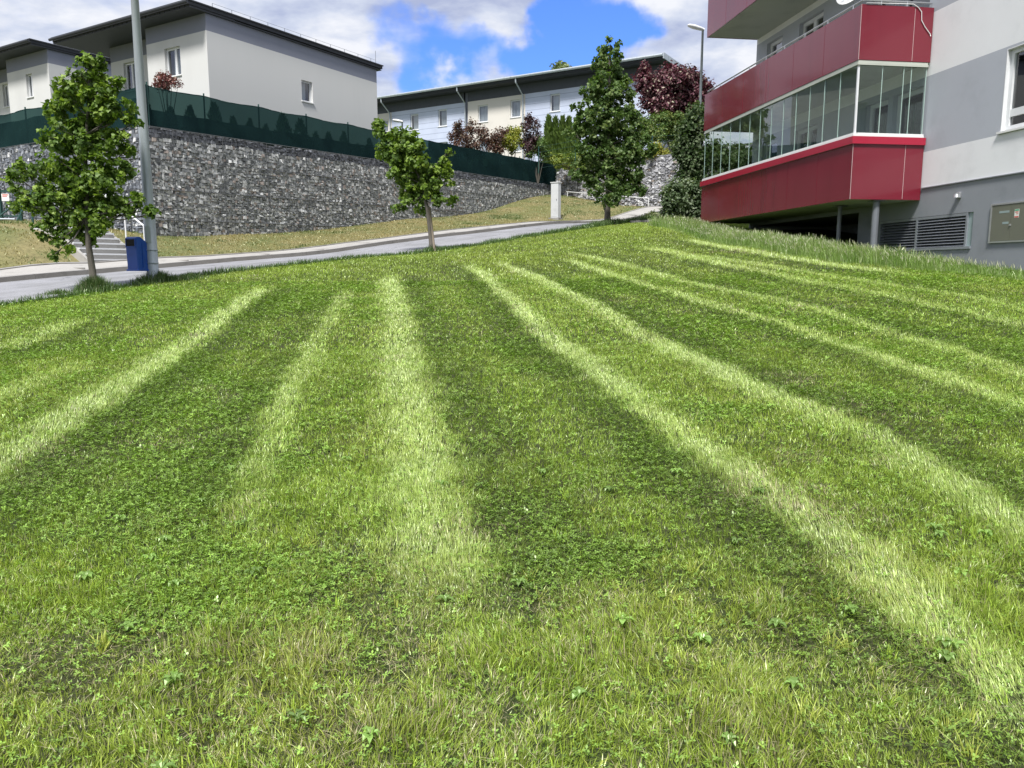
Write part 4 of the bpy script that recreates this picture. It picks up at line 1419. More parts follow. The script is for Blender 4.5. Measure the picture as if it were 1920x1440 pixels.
shrub('plum_tree', 'large dark purple leaved tree in front of the far roof end', 'tree',
      [(1205, 150, 16), (1225, 165, 26), (1255, 148, 24), (1285, 145, 20), (1308, 150, 13), (1240, 190, 26), (1275, 180, 32), (1305, 185, 20), (1215, 195, 14), (1322, 165, 12), (1260, 208, 18), (1290, 208, 16), (1232, 212, 12), (1330, 190, 14), (1210, 130, 8)],
      50, 8200, .20, PLUM, 51, mat='purple', base=uz(1260, 260, 50), depth=.8, shell=.45)
shrub('burgundy_shrub', 'wide brown burgundy shrub rising over the netting below the beige house', 'shrub',
      [(862, 248, 14), (885, 240, 15), (905, 250, 14), (870, 265, 16), (895, 270, 17), (850, 255, 9), (918, 272, 13), (858, 235, 8), (880, 282, 15), (850, 275, 10)], 47, 1900, .13, BURG, 52, 'burgundy shrubs', base=uz(885, 270, 47))
shrub('burgundy_shrub', 'low reddish brown shrub between the wide burgundy one and the yellow bush', 'shrub',
      [(932, 255, 13), (945, 245, 9), (925, 272, 13), (940, 272, 12), (935, 282, 12)], 48, 900, .13, BURG, 53, 'burgundy shrubs', base=uz(935, 275, 48))
shrub('burgundy_shrub', 'upright purple shrub right of the yellow bush before the blue house', 'shrub',
      [(992, 225, 10), (1003, 235, 10), (985, 240, 9), (990, 255, 11), (1000, 266, 11), (982, 268, 10), (1008, 250, 7), (992, 280, 12)], 49, 1300, .13, [(.07, .028, .045), (.10, .05, .07), (.05, .02, .03)], 54, 'burgundy shrubs', base=uz(992, 275, 49))
shrub('yellow_shrub', 'bright yellow leaved bush between two burgundy shrubs above the netting', 'shrub',
      [(960, 250, 12), (972, 246, 9), (950, 264, 11), (968, 266, 11), (942, 272, 6), (958, 278, 10)], 48, 1100, .12, YEL, 55, 'yellow bushes', base=uz(960, 275, 48))
shrub('yellow_shrub', 'rounded golden bush on top of the pale gabion wall', 'shrub',
      [(1232, 280, 12), (1222, 285, 10), (1242, 286, 11), (1230, 290, 12), (1216, 292, 7), (1248, 293, 7)], 44.5, 1500, .10, [(.26, .26, .03), (.20, .22, .03), (.30, .27, .04)], 56, 'yellow bushes', base=uz(1232, 300, 45))
shrub('green_shrub', 'loose mid green bush beside the end of the netting', 'shrub',
      [(1000, 275, 10), (1010, 262, 9), (1012, 282, 9), (1022, 290, 8), (995, 288, 7), (1015, 270, 8)], 48.5, 1100, .12, GRN, 57, 'green bushes on the terrace', base=uz(1010, 290, 49))
shrub('lime_shrub', 'low lime green bush spilling over the left end of the pale wall', 'shrub',
      [(1035, 296, 9), (1050, 300, 10), (1068, 300, 11), (1085, 302, 10), (1062, 310, 8), (1078, 312, 7), (1100, 306, 9), (1045, 307, 7), (1092, 290, 8)], 48.5, 1900, .11, LIME, 58, 'green bushes on the terrace', base=uz(1065, 305, 49.5))
shrub('garden_hedge', 'dark green hedge behind the far tree under the purple tree', 'hedge',
      [(1200, 232, 16), (1222, 228, 15), (1245, 225, 15), (1268, 226, 15), (1290, 228, 15), (1210, 252, 17), (1235, 250, 17), (1260, 250, 17), (1285, 250, 17), (1180, 250, 14), (1195, 270, 14), (1270, 270, 14), (1160, 240, 14)],
      47, 8000, .12, [(.08, .145, .034), (.115, .185, .045), (.14, .17, .04)], 59, base=uz(1240, 280, 47))
shrub('red_leaf_shrub', 'small red leaved shrub against the cream house above the netting', 'shrub',
      [(300, 148, 9), (312, 145, 8), (322, 152, 7), (295, 158, 7), (334, 158, 6), (310, 160, 9)], 28.8, 420, .10, [(.22, .08, .09), (.30, .13, .13), (.14, .05, .06)], 60, base=uz(310, 170, 28.8))
shrub('laurel_bush', 'tall dark shrub with painted whitish leaf glints beside the red balcony end', 'shrub',
      [(1300, 215, 14), (1312, 205, 10), (1290, 240, 20), (1312, 240, 16), (1282, 265, 15), (1302, 270, 22), (1278, 290, 15), (1298, 300, 24), (1318, 300, 18), (1288, 322, 17), (1308, 328, 17), (1342, 290, 26), (1345, 340, 26), (1385, 300, 28), (1380, 350, 28), (1425, 310, 26), (1420, 355, 24)],
      31.5, 6500, .15, DK, 61, 'dark shrubs at the building end', base=float(H(*P(1295, 400, 31.5)[:2])), shape=2, mat='leaf')
shrub('laurel_bush', 'low rounded dark bush with silvery leaves touching the lower red balcony', 'shrub',
      [(1265, 355, 18), (1290, 352, 16), (1308, 362, 14), (1257, 378, 17), (1280, 380, 24), (1304, 385, 18), (1258, 400, 15), (1285, 402, 18), (1305, 404, 12), (1248, 365, 8)],
      29.0, 4200, .12, [(.075, .12, .055), (.12, .17, .09), (.28, .33, .23), (.08, .12, .05)], 62, 'dark shrubs at the building end', base=float(H(*P(1280, 412, 29)[:2])), shape=2, mat='leaf')
shrub('weed_plant', 'low pale weeds on the stone edging by the road', 'weeds',
      [(1215, 410, 5), (1225, 407, 6), (1235, 410, 6), (1207, 413, 4), (1240, 414, 4)], 31.5, 500, .12, [(.16, .17, .08), (.10, .14, .05)], 63, base=float(H(*P(1222, 415, 31.5)[:2])))
shrub('spruce_tree', 'tip of a pale green tree showing above the far roof', 'tree',
      [(1052, 126, 6), (1044, 130, 6), (1060, 131, 6), (1052, 138, 9)], 75, 700, .3, [(.20, .24, .10), (.14, .18, .07)], 64, base=9.0)


def thuja_mesh(seed, h, r, cols, n=900):
    R = np.random.default_rng(seed)
    z = R.random(n)**1.15*h
    an = R.uniform(0, 2*np.pi, n)
    env = r*np.clip(1-(z/h)**1.7, 0, 1)*(.9+.2*np.sin(an*3+seed))+.02
    rr = env*(.6+.4*R.random(n)**.4)
    pos = np.stack([rr*np.cos(an), rr*np.sin(an), z], 1)
    od = np.stack([np.cos(an), np.sin(an), np.full(n, .1)], 1)
    tip = np.stack([np.cos(an)*.35, np.sin(an)*.35, np.ones(n)], 1)+R.normal(0, .2, (n, 3))
    tip /= np.linalg.norm(tip, axis=1)[:, None]
    sd = np.cross(tip, od+R.normal(0, .5, (n, 3))); sd /= np.linalg.norm(sd, axis=1)[:, None]
    s = R.uniform(.10, .2, n)*(h/1.6)**.4
    V = np.stack([pos-sd*s[:, None]*.3, pos+sd*s[:, None]*.3, pos+tip*s[:, None]], 1)
    c = np.array(cols)[R.integers(0, len(cols), n)]*R.uniform(.75, 1.25, n)[:, None]
    return V.reshape(-1, 3), np.arange(3*n).reshape(-1, 3), np.repeat(c, 3, 0)


def thujas(spots, label_of, cols, group, h, r, seed, n=900, labels=None):
    protos = []
    for i in range(3):
        v, f, c = thuja_mesh(seed+i, h, r, cols, n)
        root = empty('thuja_bush', (0, 0, 0), 'x', 'shrub', group)
        mesh_np('foliage', v, f, M['leafdull'], root, colr=c)
        mb = MB(); mb.tube([(0, 0, -.3), (0, 0, h*.7)], [.04, .01], 6); mb.build('stem', M['bark'], root)
        protos.append(root)
    R = random.Random(seed)
    for i, (x, y, z, sc_) in enumerate(spots):
        p = protos[i % 3]
        if i < 3: o = p
        else:
            o = p.copy(); col.objects.link(o)
            for ch in list(p.children):
                c = ch.copy(); c.parent = o; col.objects.link(c)
        o.location = (x, y, z); o.scale = (sc_*R.uniform(.9, 1.1), sc_*R.uniform(.9, 1.1), sc_); o.rotation_euler.z = R.uniform(0, 6)
        o['label'] = labels[i] if labels else label_of
        o['group'] = group


sp = []
rr = random.Random(4)
for i in range(27):
    a = 1.0+i*.86+rr.uniform(-.1, .1); bo = 1.15
    q = W0[:2]+A*a+B*bo
    sp.append((q[0], q[1], float(UZ(q[0], q[1])), rr.uniform(.68, 1.15)*(.85 if i > 9 else 1)))
thujas(sp, 'dark cone-shaped thuja seen through the green netting before the cream house', [(.03, .055, .02), (.04, .07, .025)], 'thujas lined up behind the netting', 1.3, .40, 71, 700)
sp = []; lb = []
words_ = ['tall thuja at the left end of the green row below the blue house', 'second thuja from the left below the blue house', 'third thuja from the left below the blue house',
          'fourth thuja, just left of the far tree crown', 'thuja at the right end of the row, half behind the far tree']
for i, (px, top, Y) in enumerate(((1029, 222, 51.5), (1042, 224, 51.3), (1055, 222, 51.1), (1067, 223, 50.9), (1079, 226, 50.7))):
    t = P(px, top, Y); z = float(UZ(t[0], t[1]))
    sp.append((t[0], t[1], z, (t[2]-z)/2.4)); lb.append(words_[i])
thujas(sp, '', [(.085, .14, .025), (.11, .17, .03), (.06, .10, .022)], 'thujas below the blue house', 2.4, .34, 75, 1500, lb)


# ------------------------------------------------------------------ street furniture
def lamp(label, bx, by, bz, h, r0, r1, head_dir, head=.75, arm=0.0):
    root = empty('street_lamp', (bx, by, bz), label, 'street lamp', 'street lamps')
    mb = MB()
    mb.tube([(bx, by, bz-.3), (bx, by, bz+1.35), (bx, by, bz+1.42), (bx, by, bz+h)], [r0*1.0, r0, r0*.90, r1], 16)
    mb.build('pole', M['galv'], root, smooth=True)
    mb = MB(); mb.obox((bx, by), np.array([1., 0]), np.array([0, 1.]), -.05, .05, -r0-.004, -r0*.9, bz+.75, bz+1.05)
    mb.build('service_door', M['galv'], root)
    hd = Vector((head_dir[0], head_dir[1], .18)).normalized(); sd = hd.cross(Vector((0, 0, 1))).normalized(); up = sd.cross(hd)
    top = Vector((bx, by, bz+h)); s = top-hd*.05
    V, Fc = [], []
    prof = [(0, .07, .05), (.12, .11, .07), (.45*head/.75, .15, .085), (.68*head/.75, .11, .06), (head, .03, .02)]
    for (l, w, t) in prof:
        for a in range(10):
            an = 2*math.pi*a/10
            V.append(tuple(s+hd*l+sd*math.cos(an)*w+up*math.sin(an)*t))
    for i in range(len(prof)-1):
        for a in range(10): Fc.append((i*10+a, i*10+(a+1) % 10, (i+1)*10+(a+1) % 10, (i+1)*10+a))
    Fc.append(tuple(range(10))); Fc.append(tuple(40+k for k in range(10)))
    mesh_np('lamp_head', V, Fc, M['white'], root, smooth=True)
    return root


pl = P(288, 530, 14.8); pl[2] = float(H(pl[0], pl[1]))
lamp('tall galvanised lamp post carrying the blue bin, its top out of view', pl[0], pl[1], pl[2], 8.2, .105, .045, (.83, -.55))
q = P(1313, 195, 33.5); t_ = P(1309, 55, 33.5)
zb = float(H(q[0], q[1]))
lamp('slim lamp post with its lamp head beside the upper red balcony', q[0], q[1], zb, t_[2]-zb, .085, .045, (-1, -.25))
t_ = P(754, 228, 44); zb = float(UZ(t_[0], t_[1]))
lamp('small distant lamp head rising over the leaning tree before the blue house', t_[0], t_[1], zb, t_[2]-zb, .06, .04, (-1, 0.1), head=.6)


def bin_():
    f_ = np.array([.346, .938]); d = unit(f_)                 # front to back
    n_ = np.array([d[1], -d[0]])                               # side facing the camera
    dep, wid, hh = .34, .28, .62
    back = pl[:2]-np.array([.10, .0])
    # place the bin: its back edge against the post
    O = back-d*dep*.75-n_*(-.02)-np.array([.08, .03])
    zb = P(260, 507, 14.6)[2]
    root = empty('litter_bin', (O[0], O[1], zb), 'blue plastic litter bin hung on the lamp post', 'litter bin')
    prof = [(0, 0), (dep, 0), (dep, hh*.74), (dep*.32, hh), (.03, hh), (0, hh-.03)]

    def body(sh, z0=0):
        V = []
        for m_ in (-wid/2+sh, wid/2-sh):
            for k, z in prof:
                kk = dep/2+(k-dep/2)*(1-sh*3)
                tz = .94 if z < .1 else 1.0
                q = O+d*(dep/2+(kk-dep/2)*tz)+n_*m_*tz; V.append((q[0], q[1], zb+z))
        nn = len(prof)
        Fc = [tuple(range(nn))[::-1], tuple(nn+k for k in range(nn))]
        for i in range(nn): j = (i+1) % nn; Fc.append((i, j, nn+j, nn+i))
        return V, Fc
    V, Fc = body(0)
    o = mesh_np('body', V, Fc, M['bin'], root); b = o.modifiers.new('edge', 'BEVEL'); b.width = .018; b.segments = 3
    mb = MB(); mb.obox(O, d, n_, -.008, .0, -wid*.36, wid*.36, zb+hh-.17, zb+hh-.05)
    mb.build('opening', M['black'], root)
    mb = MB()
    mb.obox(O, d, n_, -.014, .0, -wid*.42, -wid*.365, zb+hh-.185, zb+hh-.04); mb.obox(O, d, n_, -.014, .0, wid*.365, wid*.42, zb+hh-.185, zb+hh-.04)
    mb.obox(O, d, n_, -.016, .0, -wid*.42, wid*.42, zb+hh-.2, zb+hh-.18); mb.build('opening_rim', M['bin'], root)
    mb = MB(); mb.obox(O, d, n_, -.006, dep+.006, -wid/2-.006, wid/2+.006, zb-.012, zb+.022); mb.build('base_rim', M['bin'], root, bevel=.006)
    mb = MB(); mb.obox(O, d, n_, dep*.36, dep*.40, wid/2-.002, wid/2+.006, zb+.05, zb+hh*.88)
    mb.build('side_rib', M['bin'], root)
    mb = MB()
    for z in (zb+.14, zb+.38):
        c = pl[:2]
        mb.tube([(c[0]+.112*math.cos(a), c[1]+.112*math.sin(a), z) for a in np.linspace(0, 2*math.pi, 17)], .008, 5)
        e = O+d*dep
        mb.tube([(e[0], e[1], z), (c[0], c[1]-.09, z)], .02, 6)
    mb.build('bracket', M['galv'], root)


bin_()


def pillar():
    b = ground_hit(1041, 411); Y = b[1]
    t = P(1041, 342, Y)
    zt = t[2]
    root = empty('utility_pillar', tuple(b), 'narrow white concrete utility pillar on the dry verge', 'utility pillar')
    d = A; n_ = -B
    w = 18.0*Y/F/2/1.2
    mb = MB(); mb.obox(b, d, n_, -.1, .22, -w, w, b[2]-.2, zt-.03); mb.build('body', M['pillar'], root, bevel=.012)
    mb = MB(); mb.obox(b, d, n_, -.13, .25, -w-.025, w+.025, zt-.03, zt+.015); mb.build('cap', M['pillar'], root)
    mb = MB(); mb.obox(b, d, n_, -.108, -.1005, -w+.05, w-.05, b[2]+.12, zt-.12); dd = mb.build('door', M['pillar'], root)
    mb = MB(); mb.obox(b, d, n_, -.116, -.1085, w-.1, w-.07, (b[2]+zt)/2, (b[2]+zt)/2+.08); mb.build('lock', M['post'], dd)
    mb = MB(); mb.obox(b, d, n_, -.2, .3, -w-.08, w+.08, b[2]-.3, b[2]+.06); mb.build('footing', M['kerb'], root)


pillar()


def stairs():
    # foot of the flight on the outer edge of the pavement
    best = None
    GL = RC+RP*(RW+PW+.07)
    def at_px(px):
        r = ray(px, 500); r = r/r[1]
        i = np.argmin(np.abs(GL[:, 0]-r[0]*GL[:, 1])+np.where(GL[:, 1] < 5, 99, 0))
        return GL[i]
    a, b = at_px(164), at_px(268)
    d = unit(b-a); n_ = np.array([-d[1], d[0]]); w = np.linalg.norm(b-a)
    z0 = float(H(*a))+.14
    root = empty('staircase', (a[0], a[1], z0), 'short flight of concrete steps up the bank behind the first tree', 'stairs')
    nS, rise, run = 7, .148, .30
    for i in range(nS):
        mb = MB()
        zt = z0+.0+rise*(i+1)-.05
        mb.obox(a, d, n_, 0, w, run*i, run*(i+1)+(.0 if i < nS-1 else 1.6), z0-.6, zt-.04, 1)
        mb.obox(a, d, n_, 0, w, run*i-.03, run*(i+1)-.0301+(.0 if i < nS-1 else 1.6), zt-.04, zt, 0)
        mb.build('step', [M['pillar'], M['paving']], root)
    for s_ in (-.07, w+.001):
        mb = MB()
        ztop = z0+rise*nS
        p = []
        for z in (-.7, 0):
            for k, m_ in ((s_, -.05), (s_+.069, -.05), (s_+.069, run*nS), (s_, run*nS)):
                q = a+d*k+n_*m_
                p.append((q[0], q[1], (z0+.03 if m_ < .5 else ztop-.02)+z))
        mb.hexa(p); mb.build('side_kerb', M['paving'], root)
    ztop = z0+rise*nS
    # handrail on the right flank
    hroot = empty('handrail', (a[0]+d[0]*(w+.25), a[1]+d[1]*(w+.25), z0), 'white tubular handrail beside the concrete steps', 'handrail')
    mb = MB()
    r0 = a+d*(w-.35)+n_*1.5; r1 = a+d*(w-.35)+n_*3.6

    def pt(k, m_, z): q = a+d*k+n_*m_; return (q[0], q[1], z)
    mb.tube([pt(w+.25, .3, z0+.3), pt(w+.25, .3, z0+1.02), pt(w+.25, 2.3, z0+1.95), pt(w+.25, 3.8, z0+2.0)], .024, 8)
    mb.build('rail', M['white'], hroot)
    for m_, zt in ((1.3, z0+1.48), (2.3, z0+1.95), (3.6, z0+2.0)):
        q = a+d*(w+.25)+n_*m_
        mb = MB(); mb.tube([(q[0], q[1], float(H(q[0], q[1]))-.1), (q[0], q[1], zt)], .02, 8); mb.build('rail_post', M['white'], hroot)


stairs()


def gate():
    Y = 24.0
    a = P(-60, 412, Y); b = P(40, 412, Y)
    zb = float(H(b[0], b[1]))
    zt = P(20, 357, Y)[2]
    d = unit((b-a)[:2]); n_ = np.array([d[1], -d[0]]); L_ = np.linalg.norm((b-a)[:2])
    root = empty('steel_gate', (a[0]+d[0]*L_/2, a[1], zb), 'dark green steel gate with a small sign at the left edge', 'gate')
    ls = L_*(1-37/100.)
    for k in (.0, ls, L_):
        mb = MB(); mb.obox(a, d, n_, k-.04, k+.04, -.04, .04, zb-.3, zt+.05); mb.build('gate_post', M['greenpost'], root)
    mb = MB()
    for k0, k1 in ((.06, ls-.06), (ls+.06, L_-.06)):
        mb.obox(a, d, n_, k0, k1, -.02, .02, zt-.05, zt); mb.obox(a, d, n_, k0, k1, -.02, .02, zb+.12, zb+.16)
        for k in np.arange(k0, k1, .11): mb.obox(a, d, n_, k, k+.012, -.008, .008, zb+.16, zt-.05)
    mb.build('gate_leaf', M['greenpost'], root)
    mb = MB()
    q0 = P(-2, 400, Y-.7); q1 = P(26, 380, Y-.2)
    k = ls+.1; p0 = a[:2]+d*(k+.1)+n_*.7; p1 = a[:2]+d*(k+.55)+n_*.03
    mb.tube([(p0[0], p0[1], float(H(*p0))+.05), (p1[0], p1[1], zb+.62)], .025, 6)
    p0 = a[:2]+d*(k+.75)+n_*.6; p1 = a[:2]+d*(k+.95)+n_*.03
    mb.tube([(p0[0], p0[1], float(H(*p0))+.05), (p1[0], p1[1], zb+.9)], .025, 6)
    mb.build('brace', M['greenpost'], root)
    mb = MB(); c0 = L_*(1-32/100.); c1 = L_*(1-18/100.)
    mb.obox(a, d, n_, c0, c1, .022, .03, zt-.32, zt-.10, 0)
    mb.obox(a, d, n_, c0+.03, c1-.03, .0301, .033, zt-.15, zt-.12, 1); mb.obox(a, d, n_, c0+.03, c1-.06, .0301, .033, zt-.19, zt-.17, 1)
    mb.build('sign', [M['sticker'], M['sred']], root)
    mb = MB(); p0 = P(-30, 410, Y-.9); p1 = P(28, 411, Y-.9)
    mb.tube([tuple(p0), tuple(p1)], .025, 6); tag(mb.build('steel_bar', M['galv']), 'light metal bar lying low before the green gate', 'bar')
    # slim garden posts between gate and stairs
    for i, (px, y0, y1) in enumerate(((60, 395, 438), (92, 345, 425))):
        t = P(px, y0, 23.2); z = float(H(t[0], t[1]))
        mb = MB(); mb.tube([(t[0], t[1], z-.2), (t[0], t[1], t[2])], .03, 8)
        tag(mb.build('garden_post', M['greenpost']), ['short dark post just right of the green gate', 'taller dark post half hidden in the first tree'][i], 'post', 'posts by the gate')


gate()


def far_rail():
    root = None
    pts = [(1062, 359.5), (1120, 364), (1165, 368), (1216, 372)]
    O = Q0[:2]+W2N*.55
    w = []
    for px, py in pts:
        k, z = on(O, W2D, px, py); q = O+W2D*k; w.append((q[0], q[1], z))
    root = empty('handrail', w[3], 'thin white handrail running down along the pale gabion wall', 'handrail')
    mb = MB(); mb.tube(w, .028, 6); mb.build('rail', M['white'], root)
    for (px, py) in ((1064, 359.6), (1140, 366), (1216, 372)):
        k, z = on(O, W2D, px, py); q = O+W2D*k
        mb = MB(); mb.tube([(q[0], q[1], float(H(q[0], q[1]))-.1), (q[0], q[1], z)], .026, 6); mb.build('rail_post', M['white'], root)


far_rail()

# green wire fence standing in front of the hedge on the terrace
def wire_fence():
    a = P(1010, 280, 46.8); b = P(1290, 262, 44.5)
    d = unit((b-a)[:2]); L_ = np.linalg.norm((b-a)[:2])
    root = empty('wire_fence', (a[0]+d[0]*L_/2, a[1]+d[1]*L_/2, float(UZ(*(a[:2]+d*L_/2)))), 'thin green wire fence on the terrace before the hedge', 'fence')
    k = 0
    mb2 = MB()
    while k < L_:
        q = a[:2]+d*k; z = float(UZ(*q))
        mb = MB(); mb.tube([(q[0], q[1], z-.2), (q[0], q[1], z+1.35)], .03, 6); mb.build('fence_post', M['greenpost'], root)
        q2 = a[:2]+d*min(k+2.2, L_); z2 = float(UZ(*q2))
        for h in (.1, .4, .7, 1.0, 1.3): mb2.tube([(q[0], q[1], z+h), (q2[0], q2[1], z2+h)], .006, 4)
        k += 2.2
    mb2.build('wire', M['greenpost'], root)


wire_fence()


# ------------------------------------------------------------------ lawn fields: mower tracks, clover, dry patches
#  every track is (points in the photo, half width m, strength, side of its dark wheel line)
TR = [
 ([(0, 655), (60, 640), (120, 612), (170, 588)], .14, .75, -1),
 ([(0, 742), (60, 718), (120, 692), (185, 662)], .13, .65, 0),
 ([(-60, 905), (0, 872), (60, 832), (130, 782), (230, 722), (320, 665), (400, 610), (460, 560), (505, 533)], .135, 1.0, -1),
 ([(430, 1060), (455, 960), (482, 870), (510, 790), (550, 712), (590, 640), (620, 590), (648, 540)], .10, .7, 1),
 ([(850, 1330), (828, 1200), (815, 1080), (800, 980), (785, 880), (765, 790), (750, 700), (745, 620), (735, 560), (724, 512)], .165, .95, -1),
 ([(2020, 1450), (1880, 1330), (1760, 1220), (1670, 1130), (1560, 1020), (1450, 935), (1330, 860), (1240, 800), (1150, 725), (1060, 660), (1000, 610), (950, 560), (900, 515), (860, 493)], .115, 1.0, 1),
 ([(2040, 1070), (1920, 992), (1850, 950), (1700, 862), (1600, 810), (1480, 760), (1380, 718), (1280, 670), (1200, 630), (1120, 580), (1040, 540), (980, 513), (925, 489)], .115, .95, -1),
 ([(2050, 800), (1920, 765), (1860, 742), (1760, 710), (1660, 680), (1550, 645), (1485, 617), (1385, 590), (1310, 568), (1260, 552), (1170, 525), (1110, 505), (1045, 482)], .105, .8, 1),
 ([(2050, 740), (1910, 700), (1785, 660), (1685, 632), (1610, 607), (1535, 583), (1435, 560), (1340, 541), (1260, 525), (1170, 498), (1110, 484), (1040, 470)], .11, .7, -1),
 ([(2040, 640), (1915, 612), (1840, 593), (1740, 574), (1665, 556), (1577, 541), (1515, 531), (1440, 514), (1340, 494), (1260, 475), (1190, 461)], .125, .75, 1),
 ([(2040, 600), (1915, 580), (1840, 562), (1765, 551), (1690, 541), (1602, 527), (1540, 517), (1475, 507), (1375, 491), (1275, 476), (1200, 460)], .13, .6, -1),
 ([(1740, 520), (1640, 508), (1565, 500), (1475, 486), (1350, 464), (1275, 447)], .14, .95, 1),
]
fx0, fx1, fy0, fy1, fs = -14.0, 16.0, 0.5, 36.0, .05
fgx = np.arange(fx0, fx1, fs); fgy = np.arange(fy0, fy1, fs)
FX, FY = np.meshgrid(fgx, fgy)
wob = (fbm(FX*.8, FY*.8, 77)-.5)*.11+(fbm(FX*7, FY*7, 78)-.5)*.16
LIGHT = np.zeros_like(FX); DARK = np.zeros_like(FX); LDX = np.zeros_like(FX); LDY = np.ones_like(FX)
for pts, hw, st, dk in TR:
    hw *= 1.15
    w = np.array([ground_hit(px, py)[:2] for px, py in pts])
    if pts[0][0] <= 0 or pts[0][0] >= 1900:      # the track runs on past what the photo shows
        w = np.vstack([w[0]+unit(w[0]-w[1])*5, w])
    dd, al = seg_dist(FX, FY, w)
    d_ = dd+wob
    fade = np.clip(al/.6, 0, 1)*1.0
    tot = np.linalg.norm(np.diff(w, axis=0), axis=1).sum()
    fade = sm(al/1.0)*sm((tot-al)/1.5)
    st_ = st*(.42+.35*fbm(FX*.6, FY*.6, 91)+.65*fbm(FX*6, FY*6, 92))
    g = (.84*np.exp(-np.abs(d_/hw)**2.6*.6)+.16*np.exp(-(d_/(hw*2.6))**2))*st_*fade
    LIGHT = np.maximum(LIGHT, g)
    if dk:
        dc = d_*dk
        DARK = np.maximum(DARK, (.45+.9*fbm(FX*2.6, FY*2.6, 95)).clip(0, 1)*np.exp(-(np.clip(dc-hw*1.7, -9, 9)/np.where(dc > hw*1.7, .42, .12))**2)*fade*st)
# broad mid-dark band between the two central tracks
CL = fbm(FX*.55+3, FY*.55, 31, 4); CL2 = fbm(FX*2.2, FY*2.2, 33, 3)
CLOVER = sm((CL*.65+CL2*.35-.44)/.16)*(1-np.clip(LIGHT*1.3, 0, 1))
CLOVER = np.clip(CLOVER*.8+DARK*.45, 0, 1)
DRY = .6*sm((fbm(FX*.8+9, FY*.8, 41, 3)*.6+fbm(FX*3.1, FY*3.1, 43, 2)*.4-.66)/.10)
# named worn spots
for px, py, r in ((95, 895, .30), (1625, 770, .32), (1155, 565, .22), (1560, 575, .35), (1100, 1190, .3), (240, 1265, .25), (700, 1275, .30), (560, 1240, .18), (770, 1330, .22), (330, 1330, .2), (1190, 1240, .16), (1350, 1400, .25), (900, 1370, .2), (150, 1360, .2), (1020, 1160, .2), (1480, 1230, .16), (640, 1400, .2), (890, 1000, .2), (60, 1250, .25), (1690, 1255, .2), (380, 1410, .3), (420, 1250, .15)):
    g = ground_hit(px, py)
    rr2 = ((FX-g[0])**2+(FY-g[1])**2)/(r*r)
    DRY = np.maximum(DRY, np.exp(-rr2*1.2)*(.1+.8*CL2))
NEARR = sm((3.9+(fbm(FX*1.2, FY*1.2, 44)-.5)*2.4-FY)/1.1)       # rougher turf right at the photographer's feet


def fld(G, x, y):
    i = np.clip(((x-fx0)/fs).astype(int), 0, G.shape[1]-1); j = np.clip(((y-fy0)/fs).astype(int), 0, G.shape[0]-1)
    return G[j, i]


def blades(name, x, y, h, w, lx, ly, colr, five=True, az=None, z=None, mat=None, bend=.4, parent=None):
    nB = len(x)
    az = RNG.uniform(0, 2*np.pi, nB) if az is None else az
    sx, sy = np.cos(az)*w*.5, np.sin(az)*w*.5
    z = H(x, y)-.004 if z is None else z
    tipz = np.sqrt(np.maximum(h*h-(lx*lx+ly*ly)*.8, (h*.25)**2))
    if five:
        V = np.empty((nB, 5, 3), np.float32)
        V[:, 0] = np.stack([x-sx, y-sy, z], 1); V[:, 1] = np.stack([x+sx, y+sy, z], 1)
        mx_, my_, mz_ = x+lx*bend, y+ly*bend, z+tipz*.58
        V[:, 2] = np.stack([mx_-sx*.8, my_-sy*.8, mz_], 1); V[:, 3] = np.stack([mx_+sx*.8, my_+sy*.8, mz_], 1)
        V[:, 4] = np.stack([x+lx, y+ly, z+tipz], 1)
        F3 = np.array([[0, 1, 3], [0, 3, 2], [2, 3, 4]]); k = 5
    else:
        V = np.empty((nB, 3, 3), np.float32)
        V[:, 0] = np.stack([x-sx, y-sy, z], 1); V[:, 1] = np.stack([x+sx, y+sy, z], 1)
        V[:, 2] = np.stack([x+lx, y+ly, z+tipz], 1)
        F3 = np.array([[0, 1, 2]]); k = 3
    f = (F3[None]+(np.arange(nB, dtype=np.int64)*k)[:, None, None]).reshape(-1, 3)
    return mesh_np(name, V.reshape(-1, 3), f, mat or M['grass'], parent, colr=np.repeat(colr, k, 0))


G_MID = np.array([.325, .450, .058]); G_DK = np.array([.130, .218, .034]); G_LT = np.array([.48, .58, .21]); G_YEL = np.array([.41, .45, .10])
G_TAN = np.array([.52, .46, .28]); G_CLV = np.array([.23, .37, .065])


def lawn_points(nm2, ya, yb, seed):
    R = np.random.default_rng(seed)
    a = .70
    mg = 5.2
    area_x = a*yb+mg
    n0 = int(nm2*(yb-ya)*2*area_x)
    y = R.uniform(ya, yb, n0); x = R.uniform(-area_x, area_x, n0)
    out_ = np.abs(x)-(a*y+1.5)
    k = (out_ < mg-1.5) & (R.random(n0) < np.where(out_ > 0, .42, 1.0))
    x, y = x[k], y[k]
    k = lawn_mask(x, y)
    return x[k], y[k], R


def clumpy(x, y, R, cell, amt):
    """pull plants towards tuft centres"""
    cx = np.floor(x/cell); cy = np.floor(y/cell)
    tx = (cx+vnoise(cx*7.3, cy*3.1, 5))*cell; ty = (cy+vnoise(cx*2.7, cy*9.1, 6))*cell
    return x+(tx-x)*amt*R.random(len(x)), y+(ty-y)*amt*R.random(len(x))


